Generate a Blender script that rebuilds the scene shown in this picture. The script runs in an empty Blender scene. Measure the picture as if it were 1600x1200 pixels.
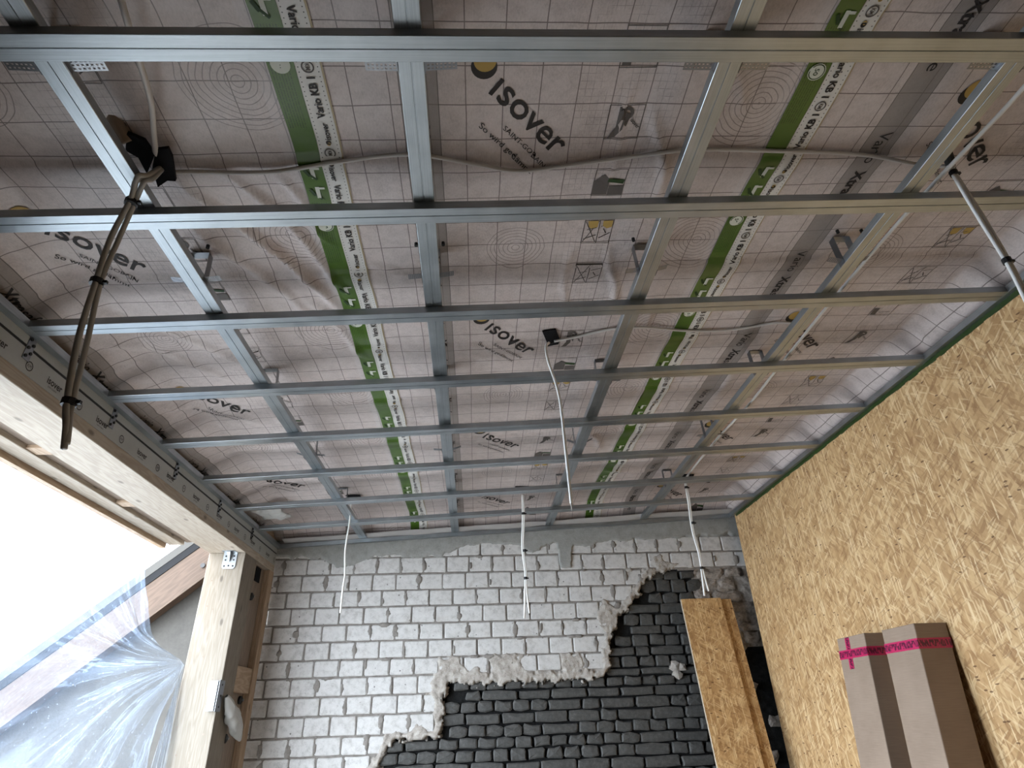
import bpy, bmesh, math, random
import numpy as np
from mathutils import Vector, Matrix, Euler

random.seed(7)
rng = np.random.default_rng(7)
SC = bpy.context.scene
COL = SC.collection

# ------------------------------------------------------------------ camera
ZC = 1.55                                   # eye height above the floor
TILT = math.tan(math.radians(3.0))          # the ceiling rises to the right
RM = ((0.9981885, -0.00183659, 0.06013608),
      (-0.05145038, 0.49205273, 0.86904371),
      (-0.0311862, -0.87056346, 0.49106689))
cam_d = bpy.data.cameras.new('camera')
cam = bpy.data.objects.new('camera', cam_d)
COL.objects.link(cam)
m = Matrix.Identity(4)
for r in range(3):
    m[r][0], m[r][1], m[r][2] = RM[r][0], -RM[r][1], -RM[r][2]
m[2][3] = ZC
cam.matrix_world = m
cam_d.sensor_width = 36.0
cam_d.lens = 929.0 / 1600.0 * 36.0
cam_d.clip_start = 0.02
SC.camera = cam

# ------------------------------------------------------------------ sky and exposure
world = bpy.data.worlds.new('overcast_sky')
SC.world = world
world.use_nodes = True
bg = world.node_tree.nodes['Background']
bg.inputs['Color'].default_value = (0.86, 0.93, 1.0, 1)
bg.inputs['Strength'].default_value = 18.0
SC.view_settings.view_transform = 'Standard'
SC.view_settings.look = 'None'
SC.view_settings.gamma = 1.0
SC.view_settings.use_curve_mapping = False
SC.view_settings.exposure = 0.32
SC.cycles.use_denoising = True
SC.cycles.max_bounces = 8
SC.cycles.diffuse_bounces = 5
SC.cycles.glossy_bounces = 4
SC.cycles.transparent_max_bounces = 12

def area_portal(name, loc, rot, sx, sy):
    l = bpy.data.lights.new(name, 'AREA')
    l.shape = 'RECTANGLE'; l.size = sx; l.size_y = sy
    l.cycles.is_portal = True
    o = bpy.data.objects.new(name, l); COL.objects.link(o)
    o.location = loc; o.rotation_euler = rot
    return o

# ------------------------------------------------------------------ helpers
def new_obj(name, mesh, mats=None, parent=None, smooth=False):
    o = bpy.data.objects.new(name, mesh)
    COL.objects.link(o)
    if mats is not None:
        if not isinstance(mats, (list, tuple)): mats = [mats]
        if len(mesh.materials) == 0:
            for mm in mats: mesh.materials.append(mm)
    if smooth:
        mesh.polygons.foreach_set('use_smooth', [True] * len(mesh.polygons))
    if parent is not None:
        o.parent = parent
        o.matrix_parent_inverse = Matrix.Identity(4)
    return o

def tag(o, label=None, cat=None, group=None, kind=None):
    if label: o['label'] = label
    if cat: o['category'] = cat
    if group: o['group'] = group
    if kind: o['kind'] = kind
    return o

def empty(name, loc=(0, 0, 0)):
    o = bpy.data.objects.new(name, None)
    COL.objects.link(o); o.location = loc
    o.empty_display_size = 0.05
    return o

class MB:
    """collects polygons with UVs in metres and one material index each"""
    def __init__(s): s.v = []; s.f = []; s.uv = []; s.mi = []
    def poly(s, pts, uvs=None, mi=0):
        i = len(s.v); s.v += [tuple(p) for p in pts]
        s.f.append(tuple(range(i, i + len(pts))))
        if uvs is None: uvs = [(p[0], p[1]) for p in pts]
        s.uv.append([tuple(q) for q in uvs]); s.mi.append(mi)
    def box(s, lo, hi, mi=0, M=None):
        lo = Vector(lo); hi = Vector(hi); d = hi - lo
        L = max(range(3), key=lambda k: d[k])
        off = (random.random() * 5, random.random() * 5)
        c = [Vector(((hi if i & 1 else lo)[0], (hi if i & 2 else lo)[1], (hi if i & 4 else lo)[2])) for i in range(8)]
        for q, ax in (((0, 4, 6, 2), 0), ((1, 3, 7, 5), 0), ((0, 1, 5, 4), 1), ((2, 6, 7, 3), 1), ((0, 2, 3, 1), 2), ((4, 5, 7, 6), 2)):
            oth = [k for k in range(3) if k != ax]
            if L in oth: a, b = L, [k for k in oth if k != L][0]
            else: a, b = oth
            pts = [c[k] for k in q]
            uv = [(p[a] + off[0] + ax * .37, p[b] + off[1] + ax * .21) for p in pts]
            if M is not None: pts = [M @ p for p in pts]
            s.poly(pts, uv, mi)
    def mesh(s, name='m', weld=False):
        me = bpy.data.meshes.new(name)
        me.from_pydata(s.v, [], s.f)
        ul = me.uv_layers.new(name='UVMap')
        ul.data.foreach_set('uv', [c for q in s.uv for p in q for c in p])
        me.polygons.foreach_set('material_index', s.mi)
        if weld:
            bm = bmesh.new(); bm.from_mesh(me)
            bmesh.ops.remove_doubles(bm, verts=bm.verts, dist=1e-5)
            bm.to_mesh(me); bm.free()
        me.update()
        return me

def bevel(o, w=0.003, seg=2):
    b = o.modifiers.new('bevel', 'BEVEL'); b.width = w; b.segments = seg; b.limit_method = 'ANGLE'
    return o

def box_obj(name, lo, hi, mat, parent=None, bev=0.0, M=None):
    b = MB(); b.box(lo, hi, 0, M)
    o = new_obj(name, b.mesh(name, weld=True), mat, parent)
    if bev: bevel(o, bev)
    return o

def rec(o, loc):
    """move the origin of a top-level mesh to loc without moving the mesh"""
    o.data.transform(Matrix.Translation(-Vector(loc)))
    o.location = loc
    return o

def grid_mesh(name, P, UV, mask=None, flip=False, mi=None):
    """P (n,m,3) array, UV (n,m,2)"""
    n, k = P.shape[:2]
    idx = np.arange(n * k).reshape(n, k)
    q = np.stack([idx[:-1, :-1], idx[1:, :-1], idx[1:, 1:], idx[:-1, 1:]], -1).reshape(-1, 4)
    if flip: q = q[:, ::-1]
    keep = np.ones(len(q), bool)
    if mask is not None:
        mm = mask.reshape(-1); keep = mm[q].any(1); q = q[keep]
    used = np.unique(q); remap = -np.ones(n * k, int); remap[used] = np.arange(len(used))
    V = P.reshape(-1, 3)[used]; U = UV.reshape(-1, 2)[used]; q = remap[q]
    me = bpy.data.meshes.new(name)
    me.vertices.add(len(V)); me.vertices.foreach_set('co', V.astype(np.float32).ravel())
    me.loops.add(len(q) * 4); me.loops.foreach_set('vertex_index', q.astype(np.int32).ravel())
    me.polygons.add(len(q))
    me.polygons.foreach_set('loop_start', np.arange(0, len(q) * 4, 4, dtype=np.int32))
    me.polygons.foreach_set('use_smooth', np.ones(len(q), bool))
    if mi is not None:
        me.polygons.foreach_set('material_index', mi.reshape(-1)[keep].astype(np.int32))
    ul = me.uv_layers.new(name='UVMap')
    ul.data.foreach_set('uv', U[q.ravel()].astype(np.float32).ravel())
    me.update(calc_edges=True)
    return me

def vnoise(x, y, seed=0):
    xi = np.floor(x).astype(np.int64); yi = np.floor(y).astype(np.int64)
    xf = x - xi; yf = y - yi
    def h(a, b):
        n = (a * 374761393 + b * 668265263 + seed * 974634777) & 0xffffffff
        n = ((n ^ (n >> 13)) * 1274126177) & 0xffffffff
        return ((n ^ (n >> 16)) & 0xffff) / 65535.0
    u = xf * xf * (3 - 2 * xf); v = yf * yf * (3 - 2 * yf)
    return (h(xi, yi) * (1 - u) + h(xi + 1, yi) * u) * (1 - v) + (h(xi, yi + 1) * (1 - u) + h(xi + 1, yi + 1) * u) * v

def fbm(x, y, seed=0, o=4):
    x = np.asarray(x, float); y = np.asarray(y, float)
    s = 0; a = .5
    for i in range(o):
        s = s + a * vnoise(x, y, seed + i * 17); x = x * 2.03; y = y * 2.03; a *= .5
    return s

def sstep(a, b, x):
    t = np.clip((x - a) / (b - a), 0, 1); return t * t * (3 - 2 * t)

def smooth_path(pts, n=8):
    P = [Vector(p) for p in pts]
    out = []
    for i in range(len(P) - 1):
        p0 = P[max(i - 1, 0)]; p1 = P[i]; p2 = P[i + 1]; p3 = P[min(i + 2, len(P) - 1)]
        for k in range(n):
            t = k / n
            out.append(.5 * ((2 * p1) + (-p0 + p2) * t + (2 * p0 - 5 * p1 + 4 * p2 - p3) * t * t + (-p0 + 3 * p1 - 3 * p2 + p3) * t ** 3))
    out.append(P[-1])
    return out

def tube(mb, path, r, seg=8, mi=0, cap=True, flat=1.0):
    path = [Vector(p) for p in path]
    rings = []; L = 0
    up = Vector((0.31, 0.17, 0.93)).normalized()
    prev = None
    for i, p in enumerate(path):
        t = (path[min(i + 1, len(path) - 1)] - path[max(i - 1, 0)]).normalized()
        if prev is None:
            a = t.cross(up)
            if a.length < .1: a = t.cross(Vector((1, 0, 0)))
        else:
            a = prev - t * prev.dot(t)
        a.normalize(); prev = a; b = t.cross(a)
        rr = r[i] if isinstance(r, (list, tuple)) else r
        rings.append([p + (a * math.cos(2 * math.pi * k / seg) + b * math.sin(2 * math.pi * k / seg) * flat) * rr for k in range(seg)])
    for i in range(len(rings) - 1):
        d = (path[i + 1] - path[i]).length
        for k in range(seg):
            k2 = (k + 1) % seg
            mb.poly([rings[i][k], rings[i][k2], rings[i + 1][k2], rings[i + 1][k]],
                    [(L, k / seg * .05), (L, (k + 1) / seg * .05), (L + d, (k + 1) / seg * .05), (L + d, k / seg * .05)], mi)
        L += d
    if cap:
        mb.poly(rings[0][::-1], None, mi); mb.poly(rings[-1], None, mi)

def tube_obj(name, pts, r, mat, parent=None, seg=8, n=8, flat=1.0, raw=False):
    b = MB(); tube(b, pts if raw else smooth_path(pts, n), r, seg, flat=flat)
    return new_obj(name, b.mesh(name, weld=True), mat, parent, smooth=True)

def extrude_poly(mb, pts2, z0, z1, M, mi=0):
    """pts2 a ccw outline, extruded from z0 to z1, placed by M"""
    a = [M @ Vector((p[0], p[1], z0)) for p in pts2]; b = [M @ Vector((p[0], p[1], z1)) for p in pts2]
    mb.poly(a[::-1], [p for p in pts2[::-1]], mi); mb.poly(b, pts2, mi)
    for i in range(len(pts2)):
        j = (i + 1) % len(pts2)
        mb.poly([a[i], a[j], b[j], b[i]], None, mi)

# ------------------------------------------------------------------ node helpers
class NT:
    def __init__(s, name):
        s.mat = bpy.data.materials.new(name); s.mat.use_nodes = True
        s.t = s.mat.node_tree; s.n = s.t.nodes
        s.bsdf = s.n['Principled BSDF']; s.out = s.n['Material Output']
    def node(s, typ, **kw):
        nd = s.n.new(typ)
        for k, v in kw.items(): setattr(nd, k, v)
        return nd
    def link(s, a, b): s.t.links.new(a, b)
    def put(s, sock, v):
        if hasattr(v, 'is_linked') or hasattr(v, 'links'): s.link(v, sock)
        else:
            if isinstance(v, tuple) and len(v) == 3 and sock.type == 'RGBA': v = v + (1,)
            sock.default_value = v
    def m(s, op, a, b=None, c=None):
        nd = s.node('ShaderNodeMath', operation=op)
        s.put(nd.inputs[0], a)
        if b is not None: s.put(nd.inputs[1], b)
        if c is not None: s.put(nd.inputs[2], c)
        return nd.outputs[0]
    def sm(s, a, b, x):
        nd = s.node('ShaderNodeMapRange', interpolation_type='SMOOTHSTEP')
        s.put(nd.inputs['Value'], x); s.put(nd.inputs['From Min'], a); s.put(nd.inputs['From Max'], b)
        return nd.outputs[0]
    def mix(s, f, a, b, blend='MIX'):
        nd = s.node('ShaderNodeMix', data_type='RGBA', blend_type=blend)
        s.put(nd.inputs[0], f); s.put(nd.inputs[6], a); s.put(nd.inputs[7], b)
        return nd.outputs[2]
    def ramp(s, f, stops, interp='LINEAR'):
        nd = s.node('ShaderNodeValToRGB'); cr = nd.color_ramp; cr.interpolation = interp
        while len(cr.elements) < len(stops): cr.elements.new(.5)
        for e, (p, c) in zip(cr.elements, stops): e.position = p; e.color = tuple(c) + (1,)
        s.put(nd.inputs[0], f); return nd.outputs[0]
    def uv(s): return s.node('ShaderNodeTexCoord').outputs['UV']
    def objc(s): return s.node('ShaderNodeTexCoord').outputs['Object']
    def pos(s): return s.node('ShaderNodeNewGeometry').outputs['Position']
    def mapping(s, vec, loc=(0, 0, 0), rot=(0, 0, 0), scale=(1, 1, 1)):
        nd = s.node('ShaderNodeMapping'); s.link(vec, nd.inputs[0])
        nd.inputs['Location'].default_value = loc; nd.inputs['Rotation'].default_value = rot; nd.inputs['Scale'].default_value = scale
        return nd.outputs[0]
    def noise(s, vec, scale, detail=4, rough=.55, dist=0.0, out='Fac'):
        nd = s.node('ShaderNodeTexNoise'); s.link(vec, nd.inputs['Vector'])
        nd.inputs['Scale'].default_value = scale; nd.inputs['Detail'].default_value = detail
        nd.inputs['Roughness'].default_value = rough; nd.inputs['Distortion'].default_value = dist
        return nd.outputs[out]
    def voro(s, vec, scale, feature='F1', dim='2D', rand=1.0):
        nd = s.node('ShaderNodeTexVoronoi', feature=feature, voronoi_dimensions=dim)
        s.link(vec, nd.inputs['Vector']); nd.inputs['Scale'].default_value = scale; nd.inputs['Randomness'].default_value = rand
        return nd
    def sep(s, v):
        nd = s.node('ShaderNodeSeparateXYZ'); s.link(v, nd.inputs[0]); return nd.outputs
    def comb(s, x, y, z=0.0):
        nd = s.node('ShaderNodeCombineXYZ'); s.put(nd.inputs[0], x); s.put(nd.inputs[1], y); s.put(nd.inputs[2], z); return nd.outputs[0]
    def objrand(s): return s.node('ShaderNodeObjectInfo').outputs['Random']
    def bump(s, h, strength=.3, dist=.01, normal=None):
        nd = s.node('ShaderNodeBump'); s.link(h, nd.inputs['Height'])
        nd.inputs['Strength'].default_value = strength; nd.inputs['Distance'].default_value = dist
        if normal is not None: s.link(normal, nd.inputs['Normal'])
        return nd.outputs[0]
    def done(s, color=None, rough=None, metal=None, normal=None, spec=None, **kw):
        B = s.bsdf.inputs
        if color is not None: s.put(B['Base Color'], color)
        if rough is not None: s.put(B['Roughness'], rough)
        if metal is not None: s.put(B['Metallic'], metal)
        if spec is not None: s.put(B['Specular IOR Level'], spec)
        if normal is not None: s.link(normal, B['Normal'])
        for k, v in kw.items(): s.put(B[k], v)
        return s.mat

def srgb(r, g, b):
    f = lambda c: ((c / 255 + .055) / 1.055) ** 2.4 if c > 10 else c / 255 / 12.92
    return (f(r), f(g), f(b))

def plain(name, col, rough=.6, metal=0.0, var=.12, scale=60, spec=.4):
    t = NT(name); n = t.noise(t.objc(), scale, 3)
    c = t.mix(t.m('MULTIPLY', n, var * 2), col, tuple(x * (1 - var * 1.6) for x in col))
    return t.done(c, rough, metal, spec=spec)

# ------------------------------------------------------------------ materials
def mat_metal():
    t = NT('galvanised_steel'); uv = t.uv()
    st = t.mapping(uv, scale=(1.2, 120, 1)); n = t.noise(st, 3, 3)
    big = t.noise(uv, 9, 3)
    rib = t.m('SINE', t.m('MULTIPLY', t.sep(uv)[1], 2 * math.pi / .0035))
    h = t.m('ADD', t.m('MULTIPLY', rib, .35), n)
    c = t.ramp(t.m('ADD', t.m('MULTIPLY', n, .5), t.m('MULTIPLY', big, .5)), [(.25, srgb(146, 153, 158)), (.75, srgb(190, 197, 202))])
    r = t.m('ADD', .27, t.m('MULTIPLY', big, .2))
    return t.done(c, r, 1.0, t.bump(h, .12, .0006))

def mat_steel(name, col, rough=.3):
    t = NT(name); n = t.noise(t.objc(), 40, 3)
    return t.done(t.mix(n, col, tuple(x * .75 for x in col)), rough, 1.0)

def mat_membrane(edge_rings=True):
    t = NT('printed_vapour_membrane'); uv = t.uv()
    u, v, _ = t.sep(uv)
    # paper-like fleece
    f1 = t.noise(t.mapping(uv, scale=(1, .45, 1)), 210, 5, .75)
    f2 = t.noise(uv, 26, 5, .65)
    f3 = t.noise(uv, 3.2, 3)
    base = t.ramp(t.m('ADD', t.m('ADD', t.m('MULTIPLY', f1, .42), t.m('MULTIPLY', f2, .33)), t.m('MULTIPLY', f3, .25)),
                  [(.34, (.37, .315, .30)), (.52, (.56, .485, .465)), (.68, (.66, .585, .565))])
    # faint blotches of a redder print, as on the fleece
    base = t.mix(t.m('MULTIPLY', t.sm(.56, .75, t.noise(uv, 6.5, 4)), .22), base, (.50, .35, .335))
    line = None
    def lines(x, period, off, half, warp=None):
        a = t.m('PINGPONG', t.m('SUBTRACT', x, off), period / 2)
        return t.m('SUBTRACT', 1.0, t.sm(half * .6, half * 1.5, a))
    wob = t.noise(uv, 5, 2, out='Color'); wx, wy, _ = t.sep(wob)
    uu = t.m('ADD', u, t.m('MULTIPLY', t.m('SUBTRACT', wx, .5), .006))
    vv = t.m('ADD', v, t.m('MULTIPLY', t.m('SUBTRACT', wy, .5), .010))
    g1 = t.m('MAXIMUM', lines(uu, .1005, .062, .0013), lines(vv, .11, -.04, .0015))
    # the fine 20 mm grid in the middle column of each repeat
    fm = t.m('MULTIPLY', t.m('GREATER_THAN', u, .664), t.m('LESS_THAN', u, .965))
    g2 = t.m('MULTIPLY', t.m('MAXIMUM', lines(uu, .0201, .062, .0007), lines(vv, .022, -.04, .0007)), t.m('MULTIPLY', fm, .5))
    g2 = t.m('MULTIPLY', g2, t.sm(.38, .6, t.noise(uv, 14, 3)))
    # growth rings
    def rings(cu, cv, pv, rmax, pitch, el, seed):
        du = t.m('MULTIPLY', t.m('SUBTRACT', u, cu), el)
        dv = t.m('SUBTRACT', t.m('WRAP', t.m('SUBTRACT', v, cv), pv / 2, -pv / 2), 0.0)
        w = t.noise(t.comb(u, v, seed), 9, 2)
        r = t.m('SQRT', t.m('ADD', t.m('POWER', du, 2.0), t.m('POWER', dv, 2.0)))
        r2 = t.m('ADD', r, t.m('MULTIPLY', t.m('SUBTRACT', w, .5), .02))
        a = t.m('PINGPONG', r2, pitch / 2)
        l = t.m('SUBTRACT', 1.0, t.sm(.0006, .0018, a))
        return t.m('MULTIPLY', l, t.m('LESS_THAN', r2, rmax))
    rg = rings(.53, .42, 1.1, .115, .0145, 1.0, 0.0)
    if edge_rings: rg = t.m('MAXIMUM', rg, rings(1.19, -.15, .55, .15, .016, 1.0, 4.0))
    alln = t.m('MAXIMUM', t.m('MAXIMUM', t.m('MULTIPLY', g1, .82), g2), t.m('MULTIPLY', rg, .62))
    col = t.mix(alln, base, (.085, .058, .052))
    # overlap band beside the tape and the pale edge at the other side
    band = t.m('MULTIPLY', t.m('GREATER_THAN', u, .19), t.m('LESS_THAN', u, .29))
    col = t.mix(t.m('MULTIPLY', band, .72), col, (.20, .17, .15))
    bed = t.m('MAXIMUM', lines(u, 9.0, .19, .0012), lines(u, 9.0, .29, .0012))
    col = t.mix(t.m('MULTIPLY', bed, .8), col, (.06, .045, .04))
    pale = t.sm(1.238, 1.244, u)
    col = t.mix(t.m('MULTIPLY', pale, .32), col, (.60, .56, .56))
    h = t.m('ADD', t.m('MULTIPLY', t.noise(uv, 22, 4, .6), 1.0), t.m('MULTIPLY', f1, .12))
    return t.done(col, .40, 0.0, t.bump(h, .22, .005), spec=.55)

def mat_tape(name, col, dots=False, printed=False):
    t = NT(name); uv = t.uv(); u, v, _ = t.sep(uv)
    n = t.noise(uv, 30, 3)
    c = t.mix(t.m('MULTIPLY', n, .25), col, tuple(x * .6 for x in col))
    if dots:
        for e in (.006, .054):
            a = t.m('ABSOLUTE', t.m('SUBTRACT', u, e)); b = t.m('PINGPONG', v, .0065)
            r = t.m('SQRT', t.m('ADD', t.m('POWER', a, 2.0), t.m('POWER', b, 2.0)))
            c = t.mix(t.m('LESS_THAN', r, .0016), c, (.05, .05, .05))
    if printed:
        # rows of tiny print along the tape, broken into blocks
        row = t.m('PINGPONG', t.m('SUBTRACT', u, .008), .0035)
        blk = t.m('GREATER_THAN', t.m('WRAP', v, .55, 0.0), .27)
        wv = t.noise(t.comb(t.m('MULTIPLY', u, 140.0), t.m('MULTIPLY', v, 190.0), 0.0), 1.0, 1)
        k = t.m('MULTIPLY', t.m('MULTIPLY', t.m('LESS_THAN', row, .0011), blk), t.m('GREATER_THAN', wv, .44))
        k = t.m('MULTIPLY', k, t.m('MULTIPLY', t.m('GREATER_THAN', u, .006), t.m('LESS_THAN', u, .056)))
        c = t.mix(t.m('MULTIPLY', k, .75), c, tuple(x * .2 for x in col))
    return t.done(c, .28, 0.0, t.bump(t.noise(uv, 35, 3), .2, .004), spec=.5)

def mat_wood(name, light, dark, knots=True, scale=1.0, seed=0.0):
    t = NT(name); uv = t.uv()
    uv = t.mapping(uv, loc=(seed, seed * 1.7, 0))
    st = t.mapping(uv, scale=(.9 * scale, 17 * scale, 1))
    warp = t.noise(t.mapping(uv, scale=(1.5, 5, 1)), 1.4, 3)
    g = t.m('FRACT', t.m('MULTIPLY', t.m('ADD', t.noise(st, 1.1, 3, .5), t.m('MULTIPLY', warp, .9)), 7.0))
    g = t.m('PINGPONG', g, .5)
    fib = t.noise(t.mapping(uv, scale=(4, 260, 1)), 1.0, 4, .6)
    f = t.m('ADD', t.m('MULTIPLY', g, .75), t.m('MULTIPLY', fib, .45))
    c = t.ramp(f, [(.12, dark), (.55, light), (.9, tuple(min(1, x * 1.12) for x in light))])
    if knots:
        vo = t.voro(t.mapping(uv, scale=(3.2, 7, 1)), 1.0)
        k = t.m('MULTIPLY', t.m('SUBTRACT', 1.0, t.sm(.03, .10, vo.outputs['Distance'])), t.m('GREATER_THAN', t.sep(vo.outputs['Color'])[0], .52))
        c = t.mix(t.m('MULTIPLY', k, .75), c, tuple(x * .42 for x in dark))
    blot = t.noise(uv, 6, 3)
    c = t.mix(t.m('MULTIPLY', t.sm(.5, .8, blot), .22), c, tuple(x * .7 for x in light))
    return t.done(c, .62, 0.0, t.bump(fib, .15, .002), spec=.3)

def mat_osb(name, tint=(1, 1, 1), seed=0.0, dens=1.0):
    t = NT(name); uv0 = t.mapping(t.uv(), loc=(seed * 3.1, seed * 1.3, 0))
    wn = t.noise(uv0, 7, 2, out='Color')
    wv = t.node('ShaderNodeVectorMath', operation='MULTIPLY_ADD'); t.link(wn, wv.inputs[0])
    wv.inputs[1].default_value = (.028, .028, 0); t.link(uv0, wv.inputs[2])
    uv = wv.outputs[0]
    T = lambda c: tuple(a * b for a, b in zip(c, tint))
    col = t.ramp(t.noise(uv, 30, 4), [(.3, T(srgb(150, 116, 78))), (.7, T(srgb(196, 160, 116)))])
    hgt = t.noise(uv, 40, 3)
    C0 = [(0, srgb(146, 110, 72)), (.3, srgb(172, 136, 93)), (.7, srgb(190, 154, 109)), (1, srgb(204, 170, 124))]
    C1 = [(0, srgb(140, 103, 66)), (.4, srgb(176, 140, 96)), (.8, srgb(200, 166, 120)), (1, srgb(216, 186, 142))]
    C2 = [(0, srgb(204, 172, 128)), (1, srgb(230, 204, 162))]
    C3 = [(0, srgb(112, 78, 46)), (1, srgb(150, 112, 72))]
    specs = [(.2, .13, .036, .10, .6, C0), (1.3, .11, .030, .30, .65, C0), (-.7, .12, .028, .40, .65, C0), (2.2, .10, .022, .45, .7, C1), (.6, .11, .017, .55, .7, C1), (1.65, .10, .014, .58, .7, C1),
             (1.55, .09, .008, .85, .75, C2), (.55, .07, .007, .92, .45, C2), (2.5, .06, .007, .92, .45, C2), (.35, .07, .006, .91, .4, C3), (-.9, .06, .006, .92, .4, C3)]
    for i, (ang, L, W, thr, op, cols) in enumerate(specs):
        r = t.mapping(uv, loc=(i * 1.37, i * .71, 0), rot=(0, 0, ang))
        s2 = t.mapping(r, scale=(1 / L * dens, 1 / W * dens, 1))
        vo = t.voro(s2, 1.0)
        cr, cg, cb = t.sep(vo.outputs['Color'])
        k = t.m('MULTIPLY', t.m('GREATER_THAN', cr, thr), t.sm(.60, .50, vo.outputs['Distance']))
        sc = t.ramp(cg, [(p, T(c)) for p, c in cols])
        if i < 6:
            fib = t.noise(t.mapping(r, scale=(9, 260, 1)), 1.0, 2)
            sc = t.mix(t.m('MULTIPLY', t.sm(.45, .75, fib), .28), sc, tuple(x * .66 for x in T(srgb(190, 155, 110))))
        col = t.mix(t.m('MULTIPLY', k, op), col, sc)
        hgt = t.m('ADD', hgt, t.m('MULTIPLY', k, t.m('MULTIPLY', cb, .5)))
    fl = t.voro(t.mapping(uv, rot=(0, 0, .9), scale=(26, 75, 1)), 1.0)
    k = t.m('MULTIPLY', t.m('GREATER_THAN', t.sep(fl.outputs['Color'])[2], .972), t.m('LESS_THAN', fl.outputs['Distance'], .27))
    col = t.mix(t.m('MULTIPLY', k, .85), col, T(srgb(92, 60, 34)))
    return t.done(col, .5, 0.0, t.bump(hgt, .35, .0025), spec=.35)

def mat_brick_white():
    t = NT('white_sand_lime_brick'); p = t.pos()
    rnd = t.objrand()
    n = t.noise(p, 26, 5, .65); n2 = t.noise(p, 180, 3)
    c = t.ramp(t.m('ADD', t.m('MULTIPLY', n, .7), t.m('MULTIPLY', n2, .3)), [(.34, (.35, .33, .315)), (.5, (.50, .485, .47)), (.7, (.57, .555, .54))])
    c = t.mix(t.m('MULTIPLY', rnd, .22), c, (.43, .41, .39))
    vo = t.voro(p, 22, dim='3D'); sp = t.m('MULTIPLY', t.m('LESS_THAN', vo.outputs['Distance'], .12), t.m('GREATER_THAN', t.sep(vo.outputs['Color'])[0], .75))
    c = t.mix(t.m('MULTIPLY', sp, .8), c, (.10, .09, .085))
    sm = t.sm(.58, .72, t.noise(p, 9, 4, .6))
    c = t.mix(t.m('MULTIPLY', sm, .45), c, (.33, .29, .26))
    return t.done(c, .8, 0.0, t.bump(t.m('ADD', n, t.m('MULTIPLY', n2, .3)), .3, .004), spec=.2)

def mat_brick_dark():
    t = NT('sooty_black_brick'); p = t.pos(); rnd = t.objrand()
    n = t.noise(p, 34, 5, .65); n2 = t.noise(p, 160, 3)
    c = t.ramp(t.m('ADD', t.m('MULTIPLY', n, .7), t.m('MULTIPLY', n2, .3)), [(.3, (.030, .029, .027)), (.52, (.058, .056, .052)), (.72, (.10, .097, .09))])
    c = t.mix(t.m('MULTIPLY', rnd, .35), c, (.06, .059, .056))
    e = t.sm(.66, .76, t.noise(p, 17, 5, .7))
    c = t.mix(t.m('MULTIPLY', e, .35), c, (.16, .15, .14))
    return t.done(c, .62, 0.0, t.bump(n, .5, .008), spec=.35)

def mat_stone(name, lo, mid, hi, scale=20, bs=.5):
    t = NT(name); p = t.pos()
    n = t.noise(p, scale, 6, .65); n2 = t.noise(p, scale * 7, 3)
    c = t.ramp(t.m('ADD', t.m('MULTIPLY', n, .7), t.m('MULTIPLY', n2, .3)), [(.3, lo), (.5, mid), (.72, hi)])
    return t.done(c, .85, 0.0, t.bump(t.m('ADD', n, t.m('MULTIPLY', n2, .4)), bs, .01), spec=.2)

def mat_film():
    t = NT('translucent_plastic_film')
    t.n.remove(t.bsdf)
    tr = t.node('ShaderNodeBsdfTransparent'); tr.inputs[0].default_value = (.90, .95, 1, 1)
    tl = t.node('ShaderNodeBsdfTranslucent'); tl.inputs[0].default_value = (.55, .72, 1, 1)  # neutral film; the blue of the sky light is put into its scatter colour
    df = t.node('ShaderNodeBsdfDiffuse'); df.inputs[0].default_value = (.80, .86, .92, 1)
    gl = t.node('ShaderNodeBsdfGlossy'); gl.inputs['Roughness'].default_value = .10
    uv = t.uv(); y, z, _ = t.sep(uv)
    dy = t.m('SUBTRACT', 4.15, y); dz = t.m('SUBTRACT', z, .37)
    an = t.m('ARCTAN2', dz, dy); di = t.m('SQRT', t.m('ADD', t.m('POWER', dy, 2.0), t.m('POWER', dz, 2.0)))
    fold = t.noise(t.comb(t.m('MULTIPLY', an, 5.0), t.m('MULTIPLY', di, .8), 3.0), 2.2, 3, .6)
    # doubled film along the creases that run out from the staple, plus small crinkles
    cr = t.m('MULTIPLY', t.m('SUBTRACT', 1.0, t.sm(.0, .03, t.m('ABSOLUTE', t.m('SUBTRACT', fold, .54)))), t.sm(1.3, .1, di))
    n = t.noise(uv, 9, 4)
    sp = t.voro(t.mapping(uv, scale=(60, 60, 1)), 1.0)
    fleck = t.m('MULTIPLY', t.m('LESS_THAN', sp.outputs['Distance'], .16), t.m('GREATER_THAN', t.sep(sp.outputs['Color'])[0], .93))
    b = t.bump(t.m('ADD', t.m('MULTIPLY', fold, 2.0), n), .5, .02)
    for g in (gl, df): t.link(b, g.inputs['Normal'])
    m1 = t.node('ShaderNodeMixShader'); m1.inputs[0].default_value = .35
    t.link(tl.outputs[0], m1.inputs[1]); t.link(df.outputs[0], m1.inputs[2])
    f = t.m('ADD', t.m('ADD', .045, t.m('MULTIPLY', t.sm(.35, .75, fold), .06)), t.m('ADD', t.m('MULTIPLY', cr, .16), t.m('MULTIPLY', fleck, .2)))
    m2 = t.node('ShaderNodeMixShader'); t.put(m2.inputs[0], f)
    t.link(tr.outputs[0], m2.inputs[1]); t.link(m1.outputs[0], m2.inputs[2])
    fr = t.node('ShaderNodeFresnel'); fr.inputs[0].default_value = 1.5; t.link(b, fr.inputs[1])
    m3 = t.node('ShaderNodeMixShader'); t.put(m3.inputs[0], t.m('MULTIPLY', fr.outputs[0], .9))
    t.link(m2.outputs[0], m3.inputs[1]); t.link(gl.outputs[0], m3.inputs[2])
    t.link(m3.outputs[0], t.out.inputs['Surface'])
    return t.mat

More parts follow.
